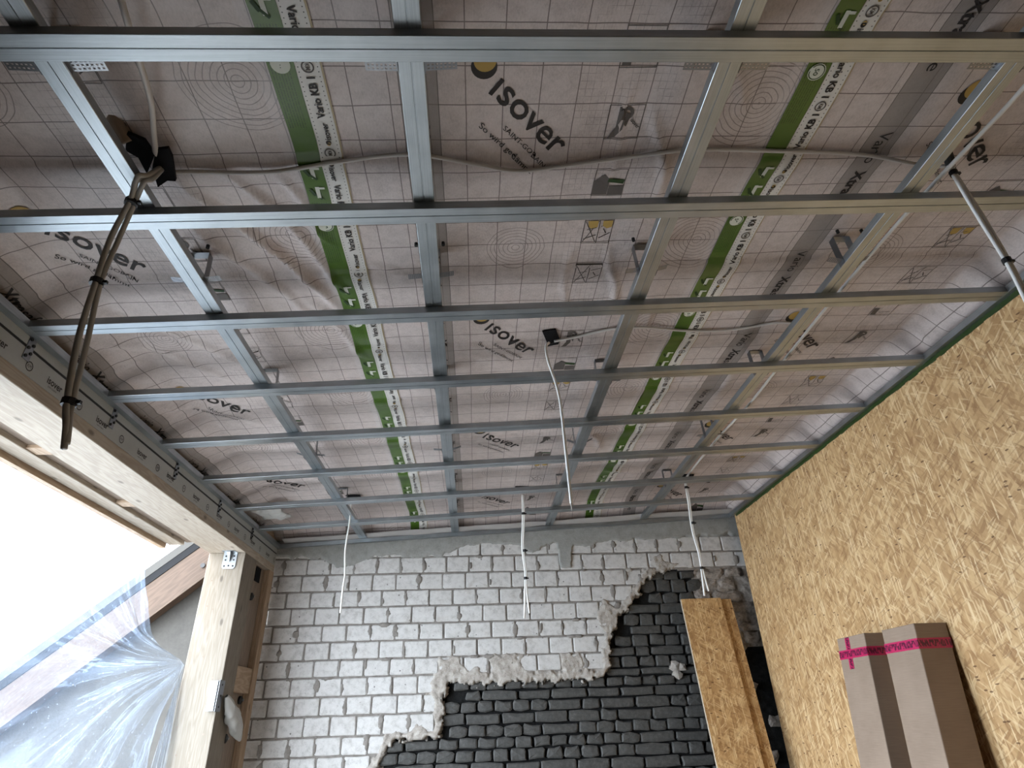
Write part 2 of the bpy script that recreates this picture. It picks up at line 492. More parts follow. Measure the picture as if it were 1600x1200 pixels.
def mat_cardboard():
    t = NT('brown_cardboard'); uv = t.uv()
    n = t.noise(t.mapping(uv, scale=(3, 60, 1)), 4, 3); n2 = t.noise(uv, 5, 3)
    c = t.ramp(t.m('ADD', t.m('MULTIPLY', n, .4), t.m('MULTIPLY', n2, .6)), [(.3, srgb(130, 112, 97)), (.7, srgb(150, 131, 115))])
    return t.done(c, .75, 0.0, t.bump(n, .1, .001), spec=.2)

def mat_pink():
    t = NT('pink_packing_tape'); uv = t.uv(); u, v, _ = t.sep(uv)
    w = t.noise(t.comb(t.m('MULTIPLY', u, 150.0), t.m('MULTIPLY', v, 40.0), 0), 1.0, 1)
    k = t.m('MULTIPLY', t.m('GREATER_THAN', w, .47), t.m('MULTIPLY', t.m('GREATER_THAN', v, .008), t.m('LESS_THAN', v, .036)))
    c = t.mix(t.m('MULTIPLY', k, .85), srgb(178, 34, 84), srgb(52, 12, 40))
    return t.done(c, .3, 0.0, spec=.5)

M_METAL = mat_metal()
M_PERF = mat_steel('zinc_strap', (.30, .31, .33), .32)
M_BRK = mat_steel('zinc_angle', (.40, .42, .44), .35)
M_MEMB = mat_membrane()
M_MEMB2 = mat_membrane(False)
M_GREEN = mat_tape('green_tape', srgb(74, 104, 36), printed=True)
M_GREEN2 = mat_tape('dark_green_edge', srgb(44, 62, 26))
M_WHITE = mat_tape('white_tape', (.68, .66, .63), dots=True)
M_BEIGE = mat_tape('tape_edge', (.45, .36, .22))
M_GREY = mat_tape('grey_sealing_strip', (.36, .37, .36))
M_INK = plain('black_ink', (.022, .017, .016), .6)
M_INKG = plain('grey_ink', (.10, .085, .078), .6)
M_INKY = plain('yellow_ink', srgb(176, 146, 80), .6)
M_GINK = plain('dark_green_ink', (.02, .05, .012), .6)
M_WINK = plain('pale_print', (.62, .64, .56), .6)
M_SPRUCE = mat_wood('spruce_glulam', (.40, .345, .285), (.31, .255, .20))
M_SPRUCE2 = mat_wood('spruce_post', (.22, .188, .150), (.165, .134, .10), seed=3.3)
M_BROWNW = mat_wood('brown_rafter_wood', (.055, .034, .022), (.034, .020, .012), seed=1.7)
M_STUD = mat_wood('aged_stud_wood', (.42, .31, .22), (.29, .20, .13), seed=5.1)
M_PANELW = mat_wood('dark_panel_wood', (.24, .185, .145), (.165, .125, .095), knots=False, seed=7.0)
M_OSB = mat_osb('strand_board')
M_OSB2 = mat_osb('strand_board_offcut', (1.0, .95, .86), 2.0, 1.2)
M_OSBE = mat_stone('strand_board_edge', (.24, .18, .12), (.50, .42, .32), (.66, .58, .47), 60)
M_BRW = mat_brick_white()
M_BRD = mat_brick_dark()
M_RUB = mat_stone('rubble_brick', (.08, .065, .055), (.27, .235, .205), (.44, .39, .345), 24, .8)
M_MORT = mat_stone('grey_mortar', (.14, .125, .112), (.21, .19, .172), (.28, .258, .232), 28)
M_MORTD = mat_stone('sooty_joint', (.004, .004, .004), (.009, .009, .009), (.022, .021, .02), 28)
M_PLAST = mat_stone('grey_plaster', (.20, .195, .185), (.27, .265, .25), (.33, .32, .305), 14, .3)
M_SEAM = mat_stone('broken_mortar', (.20, .175, .15), (.36, .325, .29), (.50, .47, .43), 22, .8)
M_RENDER = mat_stone('grey_render', (.044, .043, .041), (.056, .054, .051), (.068, .066, .062), 9, .2)
M_FILM = mat_film()
M_CARD = mat_cardboard()
M_PINK = mat_pink()
M_CABLEM = plain('pale_grey_cable', (.60, .565, .54), .45, var=.1, scale=20)
M_CABLE = plain('backlit_grey_cable', (.36, .345, .325), .45, var=.1, scale=20)  # darker copy of the grey cable, backlit shade painted into the colour
M_CABLEW = plain('white_cable', (.78, .77, .75), .4, var=.05, scale=20)
M_BLACK = plain('black_plastic', (.012, .012, .014), .5)
M_BUTYL = plain('black_butyl', (.006, .006, .008), .75, spec=.2)
M_FLOOR = mat_stone('concrete_screed', (.24, .22, .195), (.30, .275, .245), (.37, .34, .305), 4, .1)
M_GYPS = mat_stone('plain_plaster', (.50, .485, .46), (.56, .545, .52), (.61, .595, .57), 5, .1)
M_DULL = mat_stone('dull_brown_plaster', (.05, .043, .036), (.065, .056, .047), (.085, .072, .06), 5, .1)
M_GROUND = mat_stone('outside_ground', (.22, .215, .20), (.30, .29, .27), (.38, .37, .35), 2, .2)
M_DECK = plain('dark_roof_insulation', (.12, .10, .07), .9)
M_DARKB = plain('dark_grey_board', (.010, .0105, .012), .8, spec=.1)
M_GREYB = plain('grey_underlay', (.055, .054, .052), .8, spec=.1)
M_HEM = plain('membrane_back', (.38, .36, .35), .5)
M_CRUMP = plain('crumpled_white_film', (.42, .415, .40), .4)

# ------------------------------------------------------------------ ceiling membrane shape
HM = 0.155                                 # height of membrane above the cross profiles
XL, XR, YW = -1.56, 2.13, 4.80
def plane_z(x): return ZC + 1.30 + TILT * x

FOLDS = [  # x0,y0,x1,y1,amplitude,width : creases in the left sheet and a few small ones
    (-.84, 1.30, -.52, 1.95, .020, .018), (-.72, 1.26, -.47, 1.80, .018, .014), (-.90, 1.45, -.66, 1.98, .014, .020),
    (-.60, 1.28, -.46, 1.56, .012, .012), (-.78, 1.46, -.58, 1.80, .010, .010), (-.66, 1.86, -.46, 2.30, .010, .016),
    (-1.44, 1.85, -.98, 2.30, .014, .022), (-1.50, 2.00, -1.12, 2.42, .012, .02), (-1.52, 2.55, -1.10, 2.9, .010, .02),
    (.52, 1.05, .60, 1.40, .010, .012), (.44, .98, .40, 1.32, .006, .010), (.50, 1.62, .56, 2.0, .010, .014),
    (.36, 1.60, .34, 2.0, .006, .012), (.62, .90, .78, 1.05, .006, .012), (.66, 3.2, .82, 3.5, .010, .02),
    (.70, 1.95, .78, 2.15, .006, .012), (-.45, 2.95, -.1, 3.05, .010, .02), (-.42, 1.66, -.05, 1.74, .006, .012),
    (-.45, 3.3, -.15, 3.34, .008, .02), (.9, 3.9, 1.3, 3.96, .012, .03), (1.25, 2.1, 1.33, 2.9, .008, .03)]

def memb(x, y):
    x = np.asarray(x, float); y = np.asarray(y, float)
    h = HM + 0.0 * x
    h = h - .011 * (fbm(x * 2.1, y * 3.0, 3, 3) - .45) * 2
    h = h - .010 * np.exp(-((np.mod(y - .70, .5) - .03) / .055) ** 2) * (.4 + fbm(x * 1.5, y * .6, 9, 2))
    h = h - .004 * (fbm(x * 9, y * 9, 21, 3) - .47)
    for x0, y0, x1, y1, a, w in FOLDS:
        dx, dy = x1 - x0, y1 - y0; L2 = dx * dx + dy * dy
        t = ((x - x0) * dx + (y - y0) * dy) / L2
        wv = .02 * np.sin(t * 5 + x0 * 9)
        d = ((x - x0) * -dy + (y - y0) * dx) / math.sqrt(L2) + wv
        env = sstep(-.15, .2, t) * (1 - sstep(.75, 1.1, t))
        h = h - 1.15 * a * env * np.exp(-(d / w) ** 2)
    # sags and bellies near the beam, turned down at the walls
    h = h - .055 * sstep(-1.34, -1.50, x) * (.6 + .8 * fbm(x * 3, y * 4, 31, 3)) * (1 - sstep(4.4, 4.7, y)) - .02 * sstep(1.8, 2.05, x) * fbm(x * 3, y * 5, 41, 2)
    drop = np.maximum(.05 * sstep(-1.47, -1.56, x), np.maximum(.108 * sstep(2.0, 2.125, x), .10 * sstep(4.52, 4.79, y) * (.75 + .35 * fbm(x * 4, y * 3, 51, 3))))
    h = np.maximum(h - drop, .032)
    return plane_z(x) + h

# ------------------------------------------------------------------ large structure
def structure(o): o['kind'] = 'structure'; return o

floor = structure(box_obj('floor', (-1.85, -2.6, -.12), (2.3, 5.1, 0), M_FLOOR))
ground = structure(box_obj('ground', (-14, -9, -.3), (-1.85, 14, -.15), M_GROUND))
b = MB()
for (x0, x1) in ((-1.86, 2.3),):
    pts = [(x0, -2.6), (x1, -2.6), (x1, 5.1), (x0, 5.1)]
    lo = [(px, py, plane_z(px) + .30) for px, py in pts]; hi = [(px, py, plane_z(px) + .42) for px, py in pts]
    b.poly(lo[::-1]); b.poly(hi)
    for i in range(4):
        j = (i + 1) % 4; b.poly([lo[i], lo[j], hi[j], hi[i]])
ceiling = structure(new_obj('ceiling', b.mesh('ceiling'), M_DECK))
tag(ceiling, 'sloping roof underside lined with a printed vapour membrane')

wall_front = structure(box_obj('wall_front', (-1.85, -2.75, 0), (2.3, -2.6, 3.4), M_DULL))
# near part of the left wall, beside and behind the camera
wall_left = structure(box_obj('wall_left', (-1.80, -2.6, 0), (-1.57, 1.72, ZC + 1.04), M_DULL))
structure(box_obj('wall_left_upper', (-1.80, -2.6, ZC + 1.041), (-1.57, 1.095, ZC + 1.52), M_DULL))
# right wall: strand board on studs; the board ends just short of the masonry
b = MB(); b.box((XR, -2.6, 0), (XR + .022, YW - .09, ZC + 1.60))
wall_right = structure(new_obj('wall_right', b.mesh('wall_right', weld=True), M_OSB))
rb = structure(box_obj('wall_right_backing', (XR + .14, -2.6, 0), (XR + .26, 5.1, ZC + 1.75), M_GYPS))

# ------------------------------------------------------------------ back wall: masonry
def W_poly_inside(px, pz, poly):
    ins = np.zeros(px.shape, bool); n = len(poly)
    for i in range(n):
        x0, z0 = poly[i]; x1, z1 = poly[(i + 1) % n]
        c = ((z0 > pz) != (z1 > pz)) & (px < (x1 - x0) * (pz - z0) / (z1 - z0 + 1e-12) + x0)
        ins ^= c
    return ins
def seg_dist(px, pz, line):
    d = np.full(px.shape, 9.0)
    for (x0, z0), (x1, z1) in zip(line[:-1], line[1:]):
        dx, dz = x1 - x0, z1 - z0
        t = np.clip(((px - x0) * dx + (pz - z0) * dz) / (dx * dx + dz * dz), 0, 1)
        d = np.minimum(d, np.hypot(px - x0 - t * dx, pz - z0 - t * dz))
    return d
EDGE = [(2.3, 1.012), (1.40, .985), (1.33, .925), (1.28, .85), (1.19, .745), (1.09, .665), (1.04, .566), (1.0, .49), (.975, .411), (.975, .316),
        (.92, .245), (.49, .238), (-.20, .24), (-.242, .151), (-.245, -.047), (-.288, -.092), (-.59, -.101), (-.621, -.167), (-.70, -.30), (-.75, -.55), (-.8, -1.55)]
DARKPOLY = EDGE + [(2.4, -1.55), (2.4, 1.0)]
PLINE = [(-1.62, 1.17), (-1.225, 1.15), (-1.14, 1.09), (-1.03, 1.08), (-.924, 1.105), (-.80, 1.16), (-.628, 1.148), (-.276, 1.15), (-.125, 1.213), (.08, 1.235),
         (.286, 1.231), (.45, 1.16), (.62, 1.22), (.652, 1.20), (.665, 1.035), (.75, 1.03), (.775, 1.21), (.95, 1.21), (1.123, 1.242), (1.658, 1.25), (1.874, 1.265), (2.3, 1.295)]

ST = .0085
gx = np.arange(-1.64, 2.26, ST); gz = np.arange(-.72, 1.62, ST)
GX, GZ = np.meshgrid(gx, gz, indexing='ij')
dark = W_poly_inside(GX + (fbm(GX * 30, GZ * 30, 5, 3) - .5) * .03, GZ + (fbm(GX * 30, GZ * 30, 6, 3) - .5) * .03, DARKPOLY)
rubz = dark & (GX > np.where(GZ > .78, 1.74, 1.90) + (fbm(GX * 7, GZ * 7, 7, 3) - .47) * .16) & ~((GZ < .42) & (GX > 2.02 + (fbm(GX * 9, GZ * 9, 8, 3) - .47) * .2))
base = np.where(dark, np.where(rubz, YW + .042 + (fbm(GX * 12, GZ * 14, 77, 4) - .47) * .06, YW + .062), YW + .009) + (fbm(GX * 25, GZ * 25, 2, 4) - .47) * np.where(dark, .014, .007)
UVW = np.stack([GX, GZ], -1)
ci = np.where(rubz, 2, dark.astype(int))[:-1, :-1]
P = np.stack([GX, base, GZ + ZC], -1)
wall_back = structure(new_obj('wall_back', grid_mesh('wall_back', P, UVW, flip=False, mi=ci), [M_MORT, M_MORTD, M_RUB]))
core = new_obj('masonry_core', (lambda bb: (bb.box((-1.85, YW + .085, 0), (2.4, YW + .30, ZC + 1.75)), bb.box((-1.85, YW + .02, 0), (2.4, YW + .09, ZC - .70)), bb.mesh('core'))[-1])(MB()), M_MORTD, wall_back)

def relief(name, mask, proud, mat, parent=wall_back, kind=None):
    """a raised crust over the joints where mask > 0"""
    mm = np.clip(mask, 0, 1); sm_ = mm * mm * (3 - 2 * mm)
    y = base * (1 - sm_) + proud * sm_
    o = new_obj(name, grid_mesh(name, np.stack([GX, y, GZ + ZC], -1), UVW, mask=mm > .02), mat, parent)
    if kind: o['kind'] = kind
    return o
pl_z = np.interp(GX, [p[0] for p in PLINE], [p[1] for p in PLINE]) + (fbm(GX * 14, GZ * 14, 12, 4) - .47) * .07
relief('plaster_band', (GZ - pl_z) / .012, YW - .012 + (fbm(GX * 5, GZ * 5, 14, 4) - .5) * .010, M_PLAST)
dE = seg_dist(GX, GZ, EDGE)
wid = .055 + .13 * sstep(.36, .60, fbm(GX * 4.5, GZ * 4.5, 23, 3)) + (fbm(GX * 22, GZ * 22, 24, 4) - .47) * .09
sd = np.where(dark, -dE, dE)
mk = np.minimum((wid - sd) / .02, (sd + .010 + (fbm(GX * 34, GZ * 34, 25, 4) - .5) * .10) / .007)
mk = np.where(GX > 1.44, mk - 6 * sstep(1.44, 1.6, GX), mk)
relief('broken_mortar_edge', mk, YW - .009 + (fbm(GX * 26, GZ * 26, 26, 5) - .45) * .024, M_SEAM)

def brick_mesh(name, w, h, d, jit, bev, seed):
    r = random.Random(seed)
    c = bev * 1.6
    o = [(-w / 2 + c, -h / 2), (0, -h / 2), (w / 2 - c, -h / 2), (w / 2, -h / 2 + c), (w / 2, h / 2 - c), (w / 2 - c, h / 2), (0, h / 2), (-w / 2 + c, h / 2), (-w / 2, h / 2 - c), (-w / 2, -h / 2 + c)]
    o = [(x + r.uniform(-jit, jit), z + r.uniform(-jit, jit)) for x, z in o]
    mb = MB(); n = len(o)
    fr = [(x * (1 - bev * 1.5 / (w / 2)), r.uniform(-jit, jit) * .4, z * (1 - bev * 1.5 / (h / 2))) for x, z in o]
    md = [(x, bev, z) for x, z in o]; bk = [(x, d, z) for x, z in o]
    cen = (r.uniform(-.1, .1) * w, -jit * .5, r.uniform(-.1, .1) * h)
    for i in range(n):
        j = (i + 1) % n
        mb.poly([cen, fr[i], fr[j]]); mb.poly([fr[i], md[i], md[j], fr[j]]); mb.poly([md[i], bk[i], bk[j], md[j]])
    me = mb.mesh(name, weld=True)
    me.polygons.foreach_set('use_smooth', [False] * len(me.polygons))
    return me

def put_brick(name, me, x, y, z, sx=1.0, sz=1.0, rot=0.0, flip=False):
    o = bpy.data.objects.new(name, me); COL.objects.link(o)
    o.parent = wall_back
    o.location = (x, y, z + ZC); o.scale = (-sx if False else sx, 1, sz)
    o.rotation_euler = (random.uniform(-.006, .006), rot, random.uniform(-.006, .006))
    return o

def inside(x, z, poly=DARKPOLY): return bool(W_poly_inside(np.array([x]), np.array([z]), poly)[0])
def edge_d(x, z): return float(seg_dist(np.array([x]), np.array([z]), EDGE)[0])

PW = .1795; BW = .168
WHITE = [brick_mesh('white_brick', BW, .108, .05, .0022, .004, 100 + i) for i in range(8)]
for me in WHITE: me.materials.append(M_BRW)
ROWS = [(1.27, 1.143, 1.29), (1.143, 1.017, 1.38), (1.017, .893, -1.519), (.893, .775, -1.438), (.775, .652, -1.386), (.652, .535, -1.502), (.535, .414, -1.432),
        (.414, .299, -1.351), (.299, .178, -1.499), (.178, .058, -1.457), (.058, -.067, -1.372), (-.067, -.182, -1.284), (-.182, -.305, -1.44), (-.305, -.425, -1.35), (-.425, -.545, -1.43)]
SM = []                                    # where joints are smeared
for zt, zb, j0 in ROWS:
    zc = (zt + zb) / 2; h = zt - zb - .013
    x = j0 - math.ceil((j0 + 1.7) / PW) * PW
    while x < 2.2:
        x1 = x + PW
        xa, xb = max(x, -1.60), min(x1, 2.22)
        # shorten at the ragged edge
        while xb - xa > .03 and (inside(xb - .005, zc) or (inside(xb - .005, zc - .05) and edge_d(xb, zc) < .04)): xb -= .01
        while xb - xa > .03 and inside(xa + .005, zc): xa += .01
        if xb - xa > .045:
            w = xb - xa - .011
            put_brick('white_brick', random.choice(WHITE), (xa + xb) / 2 + random.uniform(-.002, .002), YW + random.uniform(-.0035, .003), zc + random.uniform(-.0015, .0015), w / BW, h / .108, random.uniform(-.008, .008))
            if not inside(xb, zc): SM.append((xb, zc, h))
        x += PW
mk = np.full(GX.shape, -1.0)
rs = random.Random(11)
for (sx, sz, h) in SM:
    if rs.random() < .5:
        wx = rs.uniform(.010, .033); hz = rs.uniform(.03, .062); ox = rs.uniform(-.012, .012); oz = rs.uniform(-.02, .02)
        q = 1 - ((GX - sx - ox) / wx) ** 2 - ((GZ - sz - oz) / hz) ** 2 + (fbm(GX * 60, GZ * 40, rs.randint(0, 99), 3) - .5) * 1.2
        mk = np.maximum(mk, np.clip(q * 1.6, -1, 1))
for _ in range(26):                         # some along the bed joints too
    zt = rs.choice(ROWS)[0]; sx = rs.uniform(-1.5, 1.3)
    q = 1 - ((GX - sx) / rs.uniform(.02, .06)) ** 2 - ((GZ - zt + .006) / rs.uniform(.012, .022)) ** 2 + (fbm(GX * 50, GZ * 60, rs.randint(0, 99), 3) - .5) * 1.3
    mk = np.maximum(mk, np.clip(q * 1.6, -1, 1))
mk = np.where(dark, -1, mk)
relief('mortar_smears', mk, YW - .0065 + (fbm(GX * 30, GZ * 30, 66, 3) - .5) * .004, M_MORT, kind='stuff')

HEAD = [brick_mesh('dark_brick', .114, .064, .06, .0068, .006, 200 + i) for i in range(9)]
STRE = [brick_mesh('dark_brick', .238, .064, .06, .0068, .006, 300 + i) for i in range(7)]
RUB = [brick_mesh('rubble_brick', .15, .068, .07, .012, .012, 400 + i) for i in range(7)]
for me in HEAD + STRE: me.materials.append(M_BRD)
for me in RUB: me.materials.append(M_RUB)
DZ = [.936, .838, .756, .681, .597, .533, .452, .386, .312, .254, .188, .122, .047, -.029, -.104, -.174, -.25, -.325, -.40, -.475]
dz_prev = 1.01
stretch = [0, 0, 0, 1, 0, 1, 0, 1, 0, 1, 0, 1, 0, 1, 0, 0, 0, 1, 0, 1]
rd = random.Random(5)
for k, zb in enumerate(DZ):
    zc = (dz_prev + zb) / 2; h = dz_prev - zb - .011; dz_prev = zb
    x = -.85 + rd.uniform(0, .12)
    while x < 2.13:
        st = stretch[k] and rd.random() < .88 or rd.random() < .10
        w = (.252 if st else .128) * rd.uniform(.93, 1.06)
        xc = x + w / 2
        rubble = xc > (1.76 if zc > .78 else 1.90) + rd.uniform(-.05, .05)
        if inside(xc, zc) and inside(x + .02, zc - .01) or (inside(xc, zc) and edge_d(xc, zc) > .03):
            if rubble:
                if rd.random() < .92 and not (zc < .42 and xc > 2.03 and rd.random() < .8):
                    put_brick('rubble_brick', rd.choice(RUB), xc, YW + .020 + rd.uniform(-.02, .03), zc, (w - .008) / .15, h / .068 * 1.05, rd.uniform(-.06, .06))
            else:
                ms = STRE if st else HEAD
                put_brick('dark_brick', rd.choice(ms), xc, YW + .026 + rd.uniform(-.010, .014), zc, (w - .013) / (.238 if st else .114), h / .064, rd.uniform(-.02, .02))
        x += w
# a pale plug of filler in the dark bricks by the leaning board
mb = MB()
for (cx, cz, r0, sdd) in ((1.475, .305, .045, 1), (1.485, .255, .035, 2), (1.53, .30, .032, 3)):
    rr = random.Random(sdd); n = 9
    o2 = [(cx + math.cos(a * 6.283 / n) * r0 * rr.uniform(.7, 1.2), cz + math.sin(a * 6.283 / n) * r0 * rr.uniform(.7, 1.1)) for a in range(n)]
    for i in range(n):
        j = (i + 1) % n
        mb.poly([(cx, YW + .004, cz + ZC), (*[o2[i][0], YW + .018], o2[i][1] + ZC), (*[o2[j][0], YW + .018], o2[j][1] + ZC)])
        mb.poly([(o2[i][0], YW + .018, o2[i][1] + ZC), (o2[i][0], YW + .06, o2[i][1] + ZC), (o2[j][0], YW + .06, o2[j][1] + ZC), (o2[j][0], YW + .018, o2[j][1] + ZC)])
new_obj('filler_patch', mb.mesh('filler_patch', weld=True), M_SEAM, wall_back)

# ------------------------------------------------------------------ ceiling membrane sheets, tapes and print
_tc = {}
def text_geo(body, bold=0.0):
    key = (body, bold)
    if key in _tc: return _tc[key]
    cu = bpy.data.curves.new('t', 'FONT'); cu.body = body; cu.size = 1.0; cu.offset = bold; cu.resolution_u = 3
    o = bpy.data.objects.new('t', cu); COL.objects.link(o)
    dg = bpy.context.evaluated_depsgraph_get()
    me = bpy.data.meshes.new_from_object(o.evaluated_get(dg))
    bm = bmesh.new(); bm.from_mesh(me)
    bmesh.ops.triangulate(bm, faces=bm.faces)
    bmesh.ops.remove_doubles(bm, verts=bm.verts, dist=.002)
    V = np.array([v.co[:2] for v in bm.verts]); bm.verts.index_update()
    F = [[v.index for v in f.verts] for f in bm.faces]
    bm.free(); bpy.data.objects.remove(o); bpy.data.curves.remove(cu); bpy.data.meshes.remove(me)
    _tc[key] = (V, F, V.min(0), V.max(0))
    return _tc[key]

class Print:
    """flat print laid on a surface: collects 2-D triangles, then maps them with fn(a,b)->xyz"""
    def __init__(s): s.v = []; s.f = []; s.mi = []
    def text(s, body, org, right, up, width, height, mi=0, bold=0.0):
        V, F, lo, hi = text_geo(body, bold)
        k = (V - lo) / (hi - lo)
        P = np.array(org) + k[:, :1] * width * np.array(right) + k[:, 1:] * height * np.array(up)
        i = len(s.v); s.v += [tuple(p) for p in P]; s.f += [tuple(a + i for a in f) for f in F]; s.mi += [mi] * len(F)
    def poly(s, pts, mi=0):
        i = len(s.v); s.v += [tuple(p) for p in pts]; s.f.append(tuple(range(i, i + len(pts)))); s.mi.append(mi)
    def disc(s, c, r, mi=0, n=20, inner=0.0, a0=0, a1=6.28318):
        for k in range(n):
            a, b2 = a0 + (a1 - a0) * k / n, a0 + (a1 - a0) * (k + 1) / n
            p = [(c[0] + math.cos(q) * r, c[1] + math.sin(q) * r) for q in (a, b2)]
            q = [(c[0] + math.cos(q) * inner, c[1] + math.sin(q) * inner) for q in (b2, a)]
            s.poly(p + q if inner else p + [tuple(c)], mi)
    def seg(s, a, b2, w, mi=0):
        d = np.array(b2, float) - np.array(a, float); L = np.hypot(*d); nrm = np.array((-d[1], d[0])) / L * w / 2
        s.poly([tuple(np.array(a) + nrm), tuple(np.array(b2) + nrm), tuple(np.array(b2) - nrm), tuple(np.array(a) - nrm)], mi)
    def build(s, name, fn, mats, parent, maxlen=.03):
        me = bpy.data.meshes.new(name)
        me.from_pydata([(a, b2, 0) for a, b2 in s.v], [], s.f)
        me.polygons.foreach_set('material_index', s.mi)
        bm = bmesh.new(); bm.from_mesh(me)
        bmesh.ops.triangulate(bm, faces=bm.faces)
        for _ in range(5):
            es = [e for e in bm.edges if e.calc_length() > maxlen]
            if not es: break
            bmesh.ops.subdivide_edges(bm, edges=es, cuts=1)
            bmesh.ops.triangulate(bm, faces=bm.faces)
        bm.to_mesh(me); bm.free()
        co = np.empty(len(me.vertices) * 3, np.float32); me.vertices.foreach_get('co', co); co = co.reshape(-1, 3)
        X, Y, Z = fn(co[:, 0].astype(float), co[:, 1].astype(float))
        me.vertices.foreach_set('co', np.stack([X, Y, Z], -1).astype(np.float32).ravel()); me.update()
        return new_obj(name, me, mats, parent)

TAPES = [-.452, .951]                      # boundary green / white of each tape
SHEETS = [(-1.60, -.50, -1.79, .565), (-.46, .90, -.39, 1.185), (.94, 2.145, 1.01, 1.265)]  # x0,x1,u origin,v origin
YMIN, YMAX = -2.4, 4.79
OFFP = .0022
sheets = []
for (x0, x1, u0, v0) in SHEETS:
    xs = np.arange(x0, x1 + .001, .0125)
    ys = np.concatenate([np.arange(YMIN, .6, .05), np.arange(.6, YMAX + .001, .0125)])
    A, B2 = np.meshgrid(xs, ys, indexing='ij')
    me = grid_mesh('membrane_sheet', np.stack([A, B2, memb(A, B2) + (.004 if x0 < -1 else 0)], -1), np.stack([A - u0, B2 - v0], -1), flip=True)
    s = new_obj('membrane_sheet', me, M_MEMB2 if x0 > .5 else M_MEMB, ceiling)
    sheets.append((s, u0, v0))

RT = np.array((.694, .720)); UPV = np.array((.611, -.79))
for s, u0, v0 in sheets:
    fn = lambda a, b2: (a, b2, memb(a, b2) - OFFP + (.004 if u0 < -1 else 0))
    ks = [k for k in range(-1, 5) if -.1 < v0 + k * 1.1 < 4.75]
    for k in ks:
        o = np.array((u0, v0 + k * 1.1)) + np.array((-.0, 0.004))
        D = lambda a, b2: (o[0] + a, o[1] + b2)
        pr = Print()
        # moon: dark disc with a yellow disc over it
        c0 = np.array(D(.412, -.262))
        pr.disc(c0, .034, 0, 24)
        yc = c0 + np.array((.002, -.016))
        i0 = np.array(D(.424, -.188))
        pr.seg(i0 + RT * .006, i0 + RT * .006 + UPV * .054, .0125)
        pr.text('sover', i0 + RT * .026, RT, UPV, .262, .054, 0, .011)
        pr.text('SAINT-GOBAIN', np.array(D(.466, -.078)), RT, UPV, .182, .0155, 0, .0)
        pr.text('So wird gedämmt', np.array(D(.394, -.082)), RT, UPV, .228, .0235, 0, .003)
        pr.build('printed_logo', fn, [M_INK], s)
        py = Print(); py.disc(yc, .029, 0, 24)
        py.build('printed_logo_dot', lambda a, b2: (a, b2, memb(a, b2) - OFFP * 1.7 + (.004 if u0 < -1 else 0)), [M_INKY], s)
        # pictogram cells
        pg = Print()
        ux = .764
        def cell(v, draw):
            a = np.array(D(ux, v))
            for p, q in (((0, 0), (.1, 0)), ((0, .11), (.1, .11)), ((0, 0), (0, .11)), ((.1, 0), (.1, .11))):
                pg.seg(a + np.array(p), a + np.array(q), .0022, 0)
            draw(a)
        def roll(a):
            pg.poly([a + np.array(p) for p in ((.028, .004), (.05, .004), (.048, .075), (.03, .105), (.01, .108), (.028, .07))], 1)
            pg.disc(a + np.array((.052, .026)), .021, 1, 14, .011)
            pg.poly([a + np.array(p) for p in ((.05, .02), (.066, .03), (.058, .07), (.05, .06))], 1)
            pg.text('isover', a + np.array((.066, .05)), RT * .8, UPV, .05, .012, 0, .02)
        def hand(a):
            pg.poly([a + np.array(p) for p in ((.0, .05), (.03, .02), (.05, .04), (.05, .105), (.0, .105))], 1)
            pg.seg(a + np.array((.045, .045)), a + np.array((.098, .055)), .016, 2)
            pg.poly([a + np.array(p) for p in ((.052, .07), (.1, .07), (.1, .108), (.052, .108))], 3)
        def cross(a):
            pg.seg(a + np.array((.004, .006)), a + np.array((.05, .104)), .003); pg.seg(a + np.array((.05, .006)), a + np.array((.004, .104)), .003)
            pg.seg(a + np.array((.054, .0)), a + np.array((.054, .11)), .003)
            pg.seg(a + np.array((.06, .03)), a + np.array((.096, .02)), .003); pg.seg(a + np.array((.06, .085)), a + np.array((.096, .06)), .004); pg.seg(a + np.array((.07, .04)), a + np.array((.082, .062)), .004)
            pg.seg(a + np.array((.012, .045)), a + np.array((.045, .035)), .003); pg.seg(a + np.array((.006, .09)), a + np.array((.048, .07)), .004)
        def crossy(a):
            cross(a)
            pg.poly([a + np.array(p) for p in ((.012, .004), (.048, .004), (.048, .032), (.03, .042), (.016, .03))], 4)
            pg.poly([a + np.array(p) for p in ((.064, .004), (.098, .004), (.098, .034), (.082, .040), (.066, .028))], 4)
        def block(a):
            pg.poly([a + np.array(p) for p in ((.006, .06), (.03, .06), (.03, .105), (.006, .105))], 0)
            pg.seg(a + np.array((.04, .09)), a + np.array((.09, .085)), .003)
        cell(-.15, roll); cell(.07, hand); cell(.29, crossy); cell(.51, cross); cell(.73, block)
        pg.build('printed_pictograms', fn, [M_INKG, M_INKG, M_GINK, M_INKG, M_INKY], s, .04)
    # name along the overlap band
    pb = Print()
    if u0 + .19 > -1.62:
        k = -1
        while True:
            y = {True: 1.133, False: .95}[u0 > .5] + k * .535; k += 1
            if y > 4.5: break
            if y < .1: continue
            pb.text('Vario', (u0 + .222, y), (0, 1), (1, 0), .112, .036, 0, 0.0)
            pb.text('Xtra', (u0 + .222, y + .145), (0, 1), (1, 0), .105, .040, 0, .03)
            pb.text('safe', (u0 + .222, y + .252), (0, 1), (1, 0), .088, .038, 0, .0)
        pb.build('band_lettering', fn, [M_INK], s, .04)

